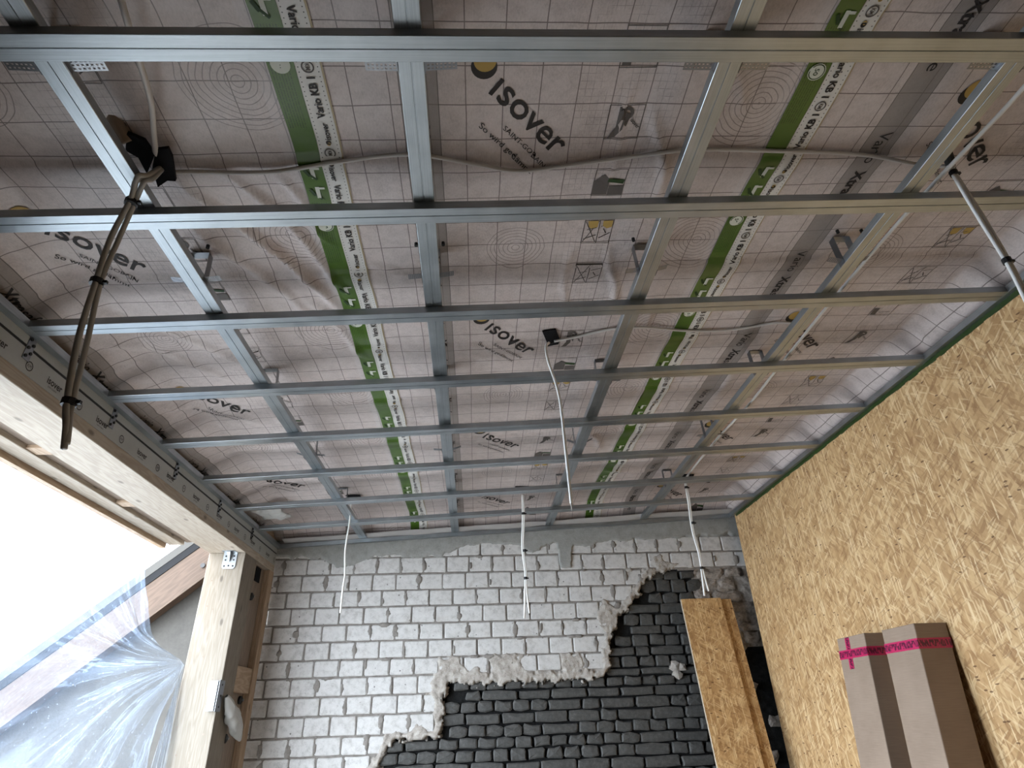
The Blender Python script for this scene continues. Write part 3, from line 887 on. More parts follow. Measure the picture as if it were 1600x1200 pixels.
for ti, xt in enumerate(TAPES):
    off = .0035
    ys = np.arange(-2.3, 4.79, .0125)
    def strip(name, xa, xb, dz, mat, parent, n=6):
        xs = np.linspace(xa, xb, n); A, B2 = np.meshgrid(xs, ys, indexing='ij')
        wob = .004 * np.sin(B2 * 2.3 + ti) + .003 * np.sin(B2 * 7.1)
        return new_obj(name, grid_mesh(name, np.stack([A + wob, B2, memb(A, B2) - dz], -1), np.stack([A - xa, B2], -1), flip=True), mat, parent)
    tp = strip('sealing_tape', xt - .066, xt, off, M_GREEN, ceiling)
    tag(tp, label='green and white adhesive tape over the sheet joint')
    strip('white_strip', xt + .001, xt + .062, off + .0006, M_WHITE, tp)
    strip('tape_edge', xt + .061, xt + .0665, off - .0006, M_BEIGE, tp, 2)
    wf = lambda a, b2: (a + .004 * np.sin(b2 * 2.3 + ti) + .003 * np.sin(b2 * 7.1), b2, memb(a, b2) - off - .0028)
    pr = Print(); xc = xt + .031
    y = (1.183 if ti == 0 else .78) - .5225 * 5; k = 0
    while y < 4.7:
        # ring mark, name reading one way, ring mark, name reading back
        if y > .2:
            for yy in (y, y + .2612):
                pr.disc((xc, yy), .016, 1, 16, .0125); pr.text('KM', (xc - .006, yy - .008), (0, 1), (1, 0), .016, .012, 1, .02)
            pr.disc((xc - .002, y + .034), .0075, 0, 12); pr.disc((xc - .002, y + .030), .006, 2, 12)
            pr.text('isover', (xc - .012, y + .044), (0, 1), (1, 0), .056, .017, 0, .02)
            pr.text('Vario', (xc - .012, y + .115), (0, 1), (1, 0), .06, .022, 0, .02)
            pr.text('KB 1', (xc - .012, y + .185), (0, 1), (1, 0), .05, .022, 0, .03)
            y2 = y + .5225
            pr.disc((xc + .002, y2 - .034), .0075, 0, 12); pr.disc((xc + .002, y2 - .030), .006, 2, 12)
            pr.text('isover', (xc + .012, y2 - .044), (0, -1), (-1, 0), .056, .017, 0, .02)
            pr.text('Vario', (xc + .012, y2 - .115), (0, -1), (-1, 0), .06, .022, 0, .02)
            pr.text('KB 1', (xc + .012, y2 - .185), (0, -1), (-1, 0), .05, .022, 0, .03)
        y += .5225
    pr.build('tape_lettering', wf, [M_INK, M_INKG, M_INKY], tp, .05)
    pg = Print(); xg = xt - .033
    y = (.915 if ti == 0 else .938) - 1.1
    while y < 4.7:
        if y > .1:
            pg.disc((xg, y), .024, 0, 18); pg.disc((xg, y), .022, 1, 18, .019)
            pg.text('50', (xg - .008, y - .01), (0, 1), (1, 0), .02, .013, 1, .02)
            for q in (.31, .39):
                a = np.array((xg - .02, y + q))
                pg.seg(a + np.array((.022, 0)), a + np.array((.022, .045)), .012, 0); pg.seg(a + np.array((.022, .006)), a + np.array((.044, .006)), .008, 0)
                pg.seg(a + np.array((.0, .01)), a + np.array((.012, .035)), .010, 1); pg.seg(a + np.array((.012, .03)), a + np.array((.03, .05)), .008, 1)
        y += .55
    pg.build('tape_symbols', wf, [M_WINK, M_GINK], tp, .05)

# folded end of the membrane hanging over the back wall channel
A, B2 = np.meshgrid(np.arange(-1.5, 2.12, .02), np.linspace(0, 1, 5), indexing='ij')
zz = plane_z(A) + .040 + .018 * fbm(A * 5, B2, 71, 3) - B2 * (.012 + .02 * fbm(A * 3, A * 0, 72, 3))
hem = new_obj('membrane_hem', grid_mesh('membrane_hem', np.stack([A, 4.66 + B2 * .09 + .02 * fbm(A * 4, B2, 73, 2), zz], -1), np.stack([A, B2 * .1], -1), flip=True), M_HEM, ceiling)

# ------------------------------------------------------------------ metal profiles
SEC = [(-.024, .027), (-.030, .027), (-.030, .0012), (-.0288, 0), (-.0020, 0), (-.0012, .0022), (.0012, .0022), (.0020, 0), (.0288, 0), (.030, .0012), (.030, .027), (.024, .027),
       (.024, .0258), (.0288, .0258), (.0288, .0014), (.0030, .0014), (.0020, .0034), (-.0020, .0034), (-.0030, .0014), (-.0288, .0014), (-.0288, .0258), (-.024, .0258)]
UDS = [(0, .028), (0, 0), (.028, 0), (.028, .028), (.0270, .028), (.0270, .0012), (.0012, .0012), (.0012, .028)]
def profile(name, p0, p1, across, up, sec=SEC):
    p0 = Vector(p0); p1 = Vector(p1); mid = (p0 + p1) / 2
    e = (p1 - p0); L = e.length; e.normalize()
    across = Vector(across); across = (across - e * across.dot(e)).normalized(); up = Vector(up); up = (up - e * up.dot(e) - across * up.dot(across)).normalized()
    mb = MB(); n = len(sec); off = random.random() * 3
    s0 = [p0 - mid + across * a + up * h for a, h in sec]; s1 = [p1 - mid + across * a + up * h for a, h in sec]
    per = [0]
    for i in range(n):
        j = (i + 1) % n; per.append(per[-1] + math.dist(sec[i], sec[j]))
    for i in range(n):
        j = (i + 1) % n
        mb.poly([s0[i], s0[j], s1[j], s1[i]], [(off, per[i]), (off, per[i + 1]), (off + L, per[i + 1]), (off + L, per[i])])
    me = mb.mesh(name, weld=True)
    o = new_obj(name, me, M_METAL)
    bm = bmesh.new(); bm.from_mesh(me); bmesh.ops.recalc_face_normals(bm, faces=bm.faces); bm.to_mesh(me); bm.free()
    o.location = mid
    return o
UPT = Vector((-TILT, 0, 1)).normalized()
ORD = ['nearest', 'second', 'third', 'fourth', 'fifth', 'sixth', 'seventh', 'eighth']
BY = [.788, 1.287, 1.788, 2.292, 2.783, 3.281, 3.795, 4.268]
for i, y in enumerate(BY):
    xr = 2.115; dy = random.uniform(-.006, .006)
    o = profile('cross_profile', (-1.545, y - .004, plane_z(-1.545)), (xr, y + .004, plane_z(xr)), (0, 1, 0), UPT)
    d = {0: 'nearest galvanised steel cross profile, across the top of the picture', 7: 'farthest steel cross profile, just before the brick wall'}.get(i, ORD[i] + ' galvanised steel cross profile counted from the top of the picture')
    tag(o, d, 'metal profile', 'cross profiles under the ceiling')
UX = [(-.930, -.893), (-.148, -.170), (.612, .588), (1.357, 1.372)]
ul = ['left long steel profile running above the cross profiles to the brick wall', 'long steel profile beside the left green tape', 'long steel profile just left of the right green tape', 'right long steel profile beside the grey lettered band']
for (xa, xb), lb in zip(UX, ul):
    f = lambda y: xa + (xb - xa) * (y - .8) / 3.9
    p0 = Vector((f(-2.3), -2.3, plane_z(f(-2.3)) + .0275)); p1 = Vector((f(4.735), 4.735, plane_z(f(4.735)) + .0275))
    o = profile('carrier_profile', p0, p1, (1, 0, TILT), UPT)
    tag(o, lb, 'metal profile', 'long carrier profiles')
# edge channels
o = profile('edge_channel', (-1.557, -2.3, plane_z(-1.55) - .001), (-1.557, 4.77, plane_z(-1.55) - .001), (1, 0, TILT), UPT, UDS); tag(o, 'thin steel edge channel along the top of the timber beam', 'metal profile', 'edge channels')
o = profile('edge_channel', (-1.55, 4.768, plane_z(-1.55) - .002), (2.11, 4.768, plane_z(2.11) - .002), (0, -1, 0), UPT, UDS); tag(o, 'steel edge channel along the top of the brick wall', 'metal profile', 'edge channels')
o = profile('edge_channel', (2.128, -2.3, plane_z(2.12)), (2.128, 4.74, plane_z(2.12)), (-1, 0, -TILT), UPT, UDS); tag(o, 'steel edge channel along the top of the strand board wall', 'metal profile', 'edge channels')
b = MB()
for i in range(160):
    ya = -.6 + i * .033; w0 = .005 + .006 * random.random()
    b.box((2.1265, ya, plane_z(2.13) - .012 - w0), (2.1300, ya + .033, plane_z(2.13) + .002))
gt = new_obj('green_edge_tape', b.mesh('green_edge_tape'), M_GREEN2, wall_right)

# perforated direct hangers
def strap_mesh():
    mb = MB(); L, Wd = .075, .030; nx, ny = 15, 7; cx, cy = L / nx, Wd / ny; th = .0009
    for i in range(nx):
        for j in range(ny):
            if i % 2 == 1 and j % 2 == 1: continue
            mb.box((i * cx, (j - ny / 2) * cy, 0), ((i + 1) * cx, (j + 1 - ny / 2) * cy, th))
    return mb.mesh('strap', weld=True)
STRAP = strap_mesh(); STRAP.materials.append(M_PERF)
mbp = MB(); mbp.box((-.0318, -.015, 0), (.0318, .015, .001)); PLATE = mbp.mesh('plate'); PLATE.materials.append(M_PERF)
mbl = MB(); mbl.box((-.0005, -.015, 0), (.0005, .015, .125)); LEG = mbl.mesh('leg'); LEG.materials.append(M_PERF)
mbs = MB(); tube(mbs, [(0, 0, 0), (0, 0, .012)], .006, 10); SCRW = mbs.mesh('screw'); SCRW.materials.append(M_BLACK)
PN = ['leftmost long profile', 'second long profile', 'third long profile', 'rightmost long profile']
RN = ['by the nearest cross profile', 'between the second and third cross profiles', 'near the fourth cross profile', 'near the sixth cross profile', 'near the seventh cross profile']
HY = [.848, 1.60, 2.38, 3.10, 3.93]
hr = random.Random(3)
for pi, (xa, xb) in enumerate(UX):
    for ri, hy in enumerate(HY):
        y = hy + (hr.uniform(-.03, .03) if ri else 0)
        x = xa + (xb - xa) * (y - .8) / 3.9
        z0 = plane_z(x) + .0275
        h = empty('hanger_bracket', (x, y, z0))
        h.rotation_euler = (0, -math.radians(3), 0)
        tag(h, 'perforated steel strap on the ' + PN[pi] + ', ' + RN[ri], 'hanger', 'perforated hanger straps')
        o = new_obj('top_plate', PLATE, parent=h); o.location = (0, 0, .123)
        for sgn in (-1, 1):
            o = new_obj('side_leg', LEG, parent=h); o.location = (sgn * .0315, 0, .0)
            if ri == 0: ang, zz = hr.uniform(-.12, .02), .012
            else: ang, zz = hr.uniform(-.5, .15), .018
            o = new_obj('strap_end', STRAP, parent=h)
            o.location = (sgn * .0315, 0, zz)
            if ri: o.scale = (.62, .8, 1)
            o.rotation_euler = (0, ang, math.pi if sgn < 0 else 0)
            o.rotation_euler = Euler((0, ang, 0)) if sgn > 0 else Matrix((( -1, 0, 0), (0, -1, 0), (0, 0, 1))).to_euler()
            if sgn < 0: o.rotation_euler = (Matrix.Rotation(math.pi, 3, 'Z') @ Matrix.Rotation(ang, 3, 'Y')).to_euler()
        if ri == 1:
            for sgn in (-1, 1):
                o = new_obj('screw', SCRW, parent=h); o.location = (sgn * .046, -.06, .10)

# ------------------------------------------------------------------ timber beam, post and framing on the left
ZB = ZC + 1.041
beam = empty('timber_beam', (-1.68, 2.2, ZB)); tag(beam, 'long glulam spruce beam over the opening on the left', 'beam')
def part_box(parent, name, lo, hi, mat, bev=0.0):
    l = Vector(parent.location); o = box_obj(name, Vector(lo) - l, Vector(hi) - l, mat, parent, bev); return o
part_box(beam, 'beam_body', (-1.80, 1.10, ZB), (-1.56, 4.79, ZB + .205), M_SPRUCE, .004)
part_box(beam, 'upper_board', (-1.80, 1.10, ZB + .206), (-1.575, 4.79, ZB + .48), M_STUD)
part_box(beam, 'sealing_strip', (-1.5600, 1.60, ZC + 1.092), (-1.5575, 4.78, ZC + 1.176), M_GREY)
part_box(beam, 'sealing_strip', (-1.5600, 1.60, ZC + 1.187), (-1.5570, 4.78, ZC + 1.222), M_GREY)
part_box(beam, 'joint_gap', (-1.5600, 1.60, ZC + 1.1762), (-1.5590, 4.78, ZC + 1.1868), M_BLACK)
pr = Print(); y = 1.66; k = 0
while y < 4.6:
    pr.text('isover', (y, ZC + 1.118), (1, 0), (0, 1), .085, .026, 0, .02); pr.text('SAINT-GOBAIN', (y + .012, ZC + 1.106), (1, 0), (0, 1), .05, .006, 0)
    pr.disc((y + .20, ZC + 1.126), .018, 0, 16, .0145); pr.text('KM', (y + .191, ZC + 1.12), (1, 0), (0, 1), .018, .012, 0)
    y += .30 + .02 * (k % 3); k += 1
o = pr.build('strip_lettering', lambda a, b2: (np.full_like(a, -1.5568) - beam.location[0], a - beam.location[1], b2 - beam.location[2]), [M_INK], beam, .5)
# dotted nail plates across the strips
for y in (1.835, 2.385, 3.0, 3.60, 4.2):
    np_ = part_box(beam, 'nail_plate', (-1.557, y - .022, ZC + 1.135), (-1.5545, y + .012, ZC + 1.222), M_PERF)
    for q in range(5):
        b = MB(); c = Vector((-1.5545, y - .014 + (q % 2) * .018, ZC + 1.147 + q * .016)) - Vector(beam.location)
        tube(b, [c, c + Vector((.004, 0, 0))], .006, 8)
        new_obj('nail_head', b.mesh('nail_head'), M_BLACK, np_)

post = empty('timber_post', (-1.68, 4.27, 0)); tag(post, 'square spruce post under the end of the beam, left of the brick wall', 'post')
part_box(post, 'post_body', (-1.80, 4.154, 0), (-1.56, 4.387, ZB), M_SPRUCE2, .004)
l = Vector(post.location)
for (px, pz) in ((-1.745, .86), (-1.74, .70), (-1.70, .68), (-1.66, .55), (-1.62, .28), (-1.77, .02), (-1.61, -.02), (-1.66, -.16), (-1.74, -.12), (-1.70, .40)):
    b = MB(); tube(b, [Vector((px, 4.1535, ZC + pz)) - l, Vector((px, 4.1555, ZC + pz)) - l], .0055, 8)
    new_obj('nail_head', b.mesh('nail_head'), M_PANELW, post)

# angle bracket tying post and beam
br = empty('angle_bracket', (-1.655, 4.15, ZB)); tag(br, 'zinc angle bracket joining the spruce post to the beam', 'bracket', 'zinc angle brackets')
def rr_plate(mb, w, h, t, M, rad=.012):
    pts = [(-w / 2, 0), (w / 2, 0), (w / 2, h - rad), (w / 2 - rad, h), (-w / 2 + rad, h), (-w / 2, h - rad)]
    extrude_poly(mb, pts, 0, t, M)
Mv = Matrix(((1, 0, 0, 0), (0, 0, -1, .0), (0, -1, 0, 0), (0, 0, 0, 1)))
b = MB(); rr_plate(b, .088, .108, .0025, Mv); new_obj('lower_flange', b.mesh('f'), M_BRK, br)
Mh = Matrix(((1, 0, 0, 0), (0, -1, 0, 0), (0, 0, -1, 0), (0, 0, 0, 1)))
b = MB(); rr_plate(b, .088, .06, .0025, Mh); new_obj('upper_flange', b.mesh('f'), M_BRK, br)
b = MB(); b.poly([(-.012, -.004, -.004), (-.012, -.045, -.004), (-.004, -.012, -.06)]); b.poly([(.012, -.004, -.004), (.004, -.012, -.06), (.012, -.045, -.004)]); b.poly([(-.012, -.045, -.004), (.012, -.045, -.004), (.004, -.012, -.06), (-.004, -.012, -.06)])
new_obj('rib', b.mesh('rib'), M_BRK, br)
for q in ((-.028, -.09), (.028, -.09), (0, -.088), (-.026, -.05), (.027, -.05), (-.026, -.025), (.027, -.025)):
    b = MB(); tube(b, [(q[0], -.0024, q[1]), (q[0], -.0042, q[1])], .006, 8); new_obj('bracket_hole', b.mesh('h'), M_BLACK, br)
# long angle on the post corner lower down
br2 = empty('corner_angle', (-1.56, 4.154, ZC + .18)); tag(br2, 'narrow zinc corner angle screwed to the edge of the post', 'bracket', 'zinc angle brackets')
b = MB(); b.box((-.052, -.032, -.082), (-.006, -.0015, .082)); o = new_obj('front_flange', b.mesh('f', weld=True), M_BRK, br2); bevel(o, .002)
b = MB(); b.box((.0005, -.034, -.085), (.005, .05, .085)); o = new_obj('side_flange', b.mesh('f', weld=True), M_PERF, br2); bevel(o, .002)
for dz in (-.06, 0, .06):
    b = MB(); tube(b, [(.004, .01, dz), (.007, .01, dz)], .006, 8); new_obj('screw_head', b.mesh('h'), M_BLACK, br2)

# framing between post and brick wall
stud = box_obj('timber_stud', (-1.602, 4.69, 0), (-1.556, 4.785, ZB), M_STUD, bev=.003); tag(rec(stud, (-1.60, 4.72, 0)), 'narrow timber stud standing against the edge of the brick wall', 'stud')
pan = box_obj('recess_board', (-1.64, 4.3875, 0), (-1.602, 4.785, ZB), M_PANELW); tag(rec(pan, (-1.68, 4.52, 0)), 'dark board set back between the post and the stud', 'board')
nog = box_obj('timber_nogging', (-1.6015, 4.388, ZC + .21), (-1.566, 4.6895, ZC + .365), M_STUD, bev=.003); tag(rec(nog, (-1.62, 4.52, ZC + .21)), 'short wooden block bridging the post and the stud', 'timber block')
pl = box_obj('dark_fixing_plate', (-1.6018, 4.515, ZC + .93), (-1.596, 4.615, ZC + 1.03), M_DARKB); tag(rec(pl, (-1.655, 4.55, ZC + .93)), 'dark metal fixing plate high in the recess beside the post', 'fixing plate')
for (yy, zz, lb) in ((4.495, .815, 'black round bolt cap high in the recess beside the post'), (4.478, -.05, 'black round bolt cap low in the recess beside the post'), (4.63, .17, 'small bolt end under the wooden block beside the post')):
    e = empty('bolt_cap', (-1.605, yy, ZC + zz)); tag(e, lb, 'bolt cap', 'bolt caps in the recess')
    b = MB(); tube(b, [(0, 0, 0), (.018, 0, 0), (.024, 0, 0)], [.026, .026, .016], 16); new_obj('cap', b.mesh('c', weld=True), M_BLACK, e)
    b = MB(); tube(b, [(.022, 0, 0), (.034, 0, 0)], .008, 8); new_obj('bolt', b.mesh('b'), M_BRK, e)

# crumpled bag of film behind the corner angle
n1, n2 = 22, 18
T, Q = np.meshgrid(np.linspace(0, 1, n1), np.linspace(0, 2 * math.pi, n2), indexing='ij')
rad = .012 + .040 * np.sin(np.clip(T, 0, 1) * math.pi) ** .8 + .045 * (fbm(T * 9, np.cos(Q) * 2.2 + 7 + np.sin(Q) * 3, 81, 4) - .5) * np.sin(T * math.pi)
ax0 = Vector((-1.535, 4.21, ZC + .18)); ax1 = Vector((-1.50, 4.48, ZC - .06))
d = (ax1 - ax0); L = d.length; d.normalize(); e1 = d.cross(Vector((0, 0, 1))).normalized(); e2 = d.cross(e1)
PP = np.array(ax0)[None, None] + T[..., None] * L * np.array(d) + rad[..., None] * (np.cos(Q)[..., None] * np.array(e1) * .7 + np.sin(Q)[..., None] * np.array(e2))
bag = new_obj('crumpled_film', grid_mesh('crumpled_film', PP, np.stack([T, Q * .05], -1)), M_CRUMP); rec(bag, ax0)
tag(bag, 'crumpled whitish plastic wad poking out behind the corner angle', 'plastic film')

# outer lintel boards, slit and blocks
ob = box_obj('outer_board', (-1.965, 1.10, ZB - .002), (-1.872, 3.93, ZB + .16), M_SPRUCE, bev=.003); tag(rec(ob, (-1.92, 2.1, ZB)), 'outer spruce board running beside the beam above the plastic sheet', 'board')
ob2 = box_obj('outer_edge_batten', (-2.005, 1.10, ZB - .028), (-1.967, 3.90, ZB + .10), M_STUD, bev=.002); tag(rec(ob2, (-1.985, 2.1, ZB - .028)), 'thin darker batten along the outer board holding the plastic sheet', 'batten')
bs = box_obj('slit_shade_strip', (-1.871, 1.10, ZB + .02), (-1.802, 3.95, ZB + .04), M_PANELW); tag(rec(bs, (-1.84, 2.1, ZB + .07)), 'dark strip added as shade in the slit between the beam and the outer board', 'board')  # dark strip added to stand for the shade inside the slit
for y, lb in ((2.42, 'pale spacer block in the slit, nearer of the two'), (3.13, 'pale spacer block in the slit, farther of the two')):
    o = box_obj('spacer_block', (-1.871, y - .035, ZB + .004), (-1.802, y + .035, ZB + .0195), M_STUD); tag(rec(o, (-1.836, y, ZB + .006)), lb, 'timber block', 'spacer blocks')

# rafter outside and gable wall
ang = math.radians(40.5)
def slope_box(name, x_top, z_top, x_end, h0, h1, y0, y1, mat):
    """board following the roof slope, h measured square to the slope below the line through (x_top,z_top)"""
    dx = (x_top - x_end); Lr = dx / math.cos(ang)
    M = Matrix.Translation((x_top, 0, z_top)) @ Matrix.Rotation(-ang, 4, 'Y') @ Matrix.Diagonal((1, 1, 1, 1))
    b = MB(); b.box((-Lr, y0, -h1), (0, y1, -h0), 0, M)
    o = new_obj(name, b.mesh(name, weld=True), mat); rec(o, (x_top, (y0 + y1) / 2, z_top)); return o
zt = ZC + 1.136
o = slope_box('rafter', -1.86, zt + (1.99 - 1.86) * math.tan(ang), -4.0, 0.0, .207, 4.40, 4.49, M_BROWNW); tag(o, 'brown sloping rafter seen between the plastic sheet and the post', 'rafter')
o = slope_box('roof_edge_board', -1.86, zt + (1.99 - 1.86) * math.tan(ang), -4.0, -.048, -.002, 4.395, 4.52, M_DARKB); tag(o, 'dark grey board lying on the sloping rafter', 'board')
o = slope_box('roof_underlay', -1.86, zt + (1.99 - 1.86) * math.tan(ang), -4.0, -.105, -.050, 4.392, 4.52, M_GREYB); tag(o, 'grey underlay strip on top of the dark roof edge board', 'roof strip')
b = MB(); tube(b, [(0, 0, 0), (0, -.012, 0)], .016, 12); o = new_obj('rafter_bolt', b.mesh('rafter_bolt'), M_BLACK); o.location = (-1.93, 4.401, ZC + 1.015); tag(o, 'round bolt head in the brown rafter near the post', 'bolt')
b = MB()
g = [(-4.0, -1.60), (-1.81, -1.60), (-1.81, 1.10), (-4.0, 1.10 - 2.19 * math.tan(ang))]
a = [(x, 4.53, z + ZC) for x, z in g]; c = [(x, 4.70, z + ZC) for x, z in g]
b.poly(a); b.poly(c[::-1])
for i in range(4):
    j = (i + 1) % 4; b.poly([a[j], a[i], c[i], c[j]])
structure(new_obj('wall_outside', b.mesh('wall_outside'), M_RENDER))

# plastic sheet over the opening
nz, ny = 150, 170
zz = np.linspace(1.03, -1.5, nz)
yr = np.interp(-zz, [-1.03, -.95, -.54, -.46, -.37, -.30, 0, .6, 1.5], [3.70, 3.70, 4.02, 4.06, 4.146, 4.13, 4.12, 4.12, 4.12])
xe = np.interp(-zz, [-1.03, -.54, -.45, -.37, -.30, 0, 1.5], [-1.985, -1.96, -1.90, -1.808, -1.812, -1.815, -1.82])
S = np.linspace(0, 1, ny)
ZZ = np.repeat(zz[:, None], ny, 1); SS = np.repeat(S[None, :], nz, 0)
YY = 1.68 + (yr[:, None] - 1.68) * SS ** .8
dE2 = yr[:, None] - YY
sx, sy, sz = -1.808, 4.146, .37
dist = np.hypot(YY - sy, ZZ - sz); angl = np.arctan2(ZZ - sz, sy - YY)
NEAR = sstep(0, .3, dist)
XX = -2.030 - .05 * np.sin((1.03 - ZZ) * 1.2) * NEAR + (xe[:, None] + 2.030) * np.exp(-dE2 / .30)
XX += .030 * np.sin(angl * 13 + 2 * fbm(angl * 3, dist * 1.2, 91, 2)) * np.exp(-dist / .9) * sstep(.0, .25, dist)
XX += .05 * (fbm(YY * 1.6, ZZ * 2.2, 92, 3) - .47) * sstep(0, .4, 1.03 - ZZ) * NEAR
XX += .03 * (fbm(YY * 9, ZZ * 6, 93, 3) - .47) * np.exp(-dE2 / .12) * NEAR
XX = np.minimum(XX, -1.803)
XX = np.where(ZZ > 1.0, np.minimum(XX, -2.009), XX)
film = new_obj('plastic_sheet', grid_mesh('plastic_sheet', np.stack([XX, YY, ZZ + ZC], -1), np.stack([YY, ZZ], -1)), M_FILM)
rec(film, (-2.0, 2.2, ZC - 1.5)); tag(film, 'creased translucent plastic sheet closing the opening on the left', 'plastic sheet')
# gathered pleats hanging at the post
nq = 40
ZQ, SQ = np.meshgrid(np.linspace(.36, -1.5, 60), np.linspace(0, 1, nq), indexing='ij')
wq = .012 + .06 * sstep(.36, -.25, ZQ)
XQ = -1.806 - .006 * 0 + (SQ - .55) * wq * 1.2
YQ = 4.144 - .022 * np.abs(np.sin(SQ * 11 + ZQ * 1.5)) * sstep(.36, .1, ZQ) - .004 - .05 * sstep(.2, -.6, ZQ) * (1 - SQ)
pq = new_obj('film_pleats', grid_mesh('film_pleats', np.stack([XQ + 2.0, YQ - 2.2, ZQ + 1.5], -1), np.stack([SQ * .1, ZQ], -1)), M_FILM, film)

# ------------------------------------------------------------------ leaning strand boards
def slab(name, corners, nrm, t, mats):
    """quad board: four front corners, thickness along nrm"""
    mb = MB(); nrm = Vector(nrm).normalized() * t
    f = [Vector(c) for c in corners]; k = [c + nrm for c in f]
    w = (f[1] - f[0]).length; h = (f[3] - f[0]).length
    mb.poly(f, [(0, h), (w, h), (w, 0), (0, 0)], 0); mb.poly(k[::-1], [(0, h), (w, h), (w, 0), (0, 0)][::-1], 0)
    for i in range(4):
        j = (i + 1) % 4; mb.poly([f[j], f[i], k[i], k[j]], [(0, 0), (.3, 0), (.3, .02), (0, .02)], 1)
    o = new_obj(name, mb.mesh(name), mats); return o
def lean(name, xl, xr, ztop, ytop, ybot, t, skew, mats, lab):
    z1 = ZC + ztop
    c = [(xl, ytop, z1), (xr, ytop, z1 + .003), (xr + skew, ybot, .0), (xl + skew, ybot, .0)]
    o = slab(name, c, (0, 1, (ytop - ybot) / z1 * -1), t, mats); rec(o, ((xl + xr) / 2, ybot, 0)); tag(o, lab, 'board', 'strand boards leaning on the brick wall'); return o
lean('strand_board', 1.563, 1.873, .762, 4.705, 4.31, .022, .0, [M_OSB2, M_OSBE], 'front narrow strand board leaning on the dark bricks')
lean('strand_board', 1.665, 1.965, .757, 4.735, 4.345, .022, .0, [M_OSB2, M_OSBE], 'rear narrow strand board half hidden behind the front leaning board')

# ------------------------------------------------------------------ cardboard boxes
def carton(name, y0, y1, depth, ztop, xb_top, slope, lab, flap=True):
    """tall carton leaning back against the right wall: y0 near, y1 far"""
    zt = ZC + ztop
    e = empty(name, (xb_top - depth / 2 - slope * zt, (y0 + y1) / 2, 0)); tag(e, lab, 'box', 'tall cardboard boxes')
    o = Vector(e.location)
    def pt(x, y, z): return Vector((xb_top - x - slope * (zt - z), y, z)) - o
    def shell(nm, z0, z1, grow, mat):
        mb = MB(); g = grow
        xs = (-g, depth + g); ys = (y0 - g, y1 + g)
        q = [(xs[1], ys[0]), (xs[0], ys[0]), (xs[0], ys[1]), (xs[1], ys[1])]
        for i in range(4):
            j = (i + 1) % 4; a, c = q[i], q[j]; w = math.dist(a, c)
            mb.poly([pt(*a, z0), pt(*c, z0), pt(*c, z1), pt(*a, z1)], [(i * .4, 0), (i * .4 + w, 0), (i * .4 + w, z1 - z0), (i * .4, z1 - z0)])
        mb.poly([pt(*p, z1) for p in q]); mb.poly([pt(*p, z0) for p in q[::-1]])
        oo = new_obj(nm, mb.mesh(nm, weld=True), mat, e); return oo
    body = shell('carton_body', 0.004, zt, 0, M_CARD); bevel(body, .004, 2)
    shell('packing_tape', zt - .105, zt - .062, .0012, M_PINK)
    # short strip of tape closing the flap, on the side facing the room
    yc = y0 + (y1 - y0) * .62
    for (za, zb2) in (((zt - .155, zt - .105), (zt - .062, zt - .004)) if flap else ()):
        mb = MB()
        mb.poly([pt(depth + .0014, yc + .02, za), pt(depth + .0014, yc - .02, za), pt(depth + .0014, yc - .02, zb2), pt(depth + .0014, yc + .02, zb2)], [(0, 0.0), (0, .04), (zb2 - za, .04), (zb2 - za, 0)])
        new_obj('flap_tape', mb.mesh('flap_tape'), M_PINK, e)
    return e
carton('cardboard_box', 2.776, 3.02, .155, .322, 2.126, .105, 'wider tall cardboard box with pink tape, nearer the picture corner', False)
carton('cardboard_box', 3.17, 3.43, .155, .328, 2.126, .105, 'narrower tall cardboard box with pink tape, beside the leaning boards')

# ------------------------------------------------------------------ cables
def cable(name, loc, lab, group='hanging cables'):
    e = empty(name, loc); tag(e, lab, 'cable', group); return e
def cpart(e, name, pts, r, mat, seg=8, n=8):
    l = Vector(e.location); return tube_obj(name, [Vector(p) - l for p in pts], r, mat, e, seg, n)
def ctie(e, p, r):
    l = Vector(e.location); p = Vector(p) - l
    b = MB(); tube(b, [p + Vector((0, 0, .008)), p - Vector((0, 0, .008))], r, 10)
    b.box(p + Vector((r * .6, -.004, -.004)), p + Vector((r + .009, .004, .004)))
    new_obj('cable_tie', b.mesh('cable_tie'), M_BLACK, e)
def Z(z): return ZC + z
# thick bundle at the left
e = cable('cable_bundle', (-.90, 1.24, Z(1.38)), 'thick bundle of grey cables with black ties hanging at the far left')
pth = [(-.880, 1.205, 1.385), (-.868, 1.155, 1.285), (-.882, 1.145, 1.262), (-.915, 1.19, 1.235), (-.963, 1.24, 1.14), (-.960, 1.24, 1.0), (-.945, 1.24, .83), (-.920, 1.24, .66), (-.905, 1.24, .60)]
for k, (ox, oy) in enumerate(((-.006, 0), (.0065, .004), (.001, -.009))):
    w = [0.3, 1.0, 1.4, .9, 1.4, .85, 1.5, .9, .5]
    cpart(e, 'cable_strand', [(x + ox * w[i], y + oy * w[i], Z(z)) for i, (x, y, z) in enumerate(pth)] + [(-.893 + ox * .4, 1.24, Z(.565 - .012 * k))], .0068, M_CABLE)
for p in ((-.917, 1.192, 1.232), (-.9615, 1.24, 1.0), (-.918, 1.24, .655)): ctie(e, (p[0], p[1], Z(p[2])), .0165)
b = MB(); l = Vector(e.location); tube(b, [Vector((-.893, 1.24, Z(.565))) - l, Vector((-.897, 1.24, Z(.54))) - l], [.006, .002], 8); new_obj('wire_tip', b.mesh('wire_tip'), M_BLACK, e)
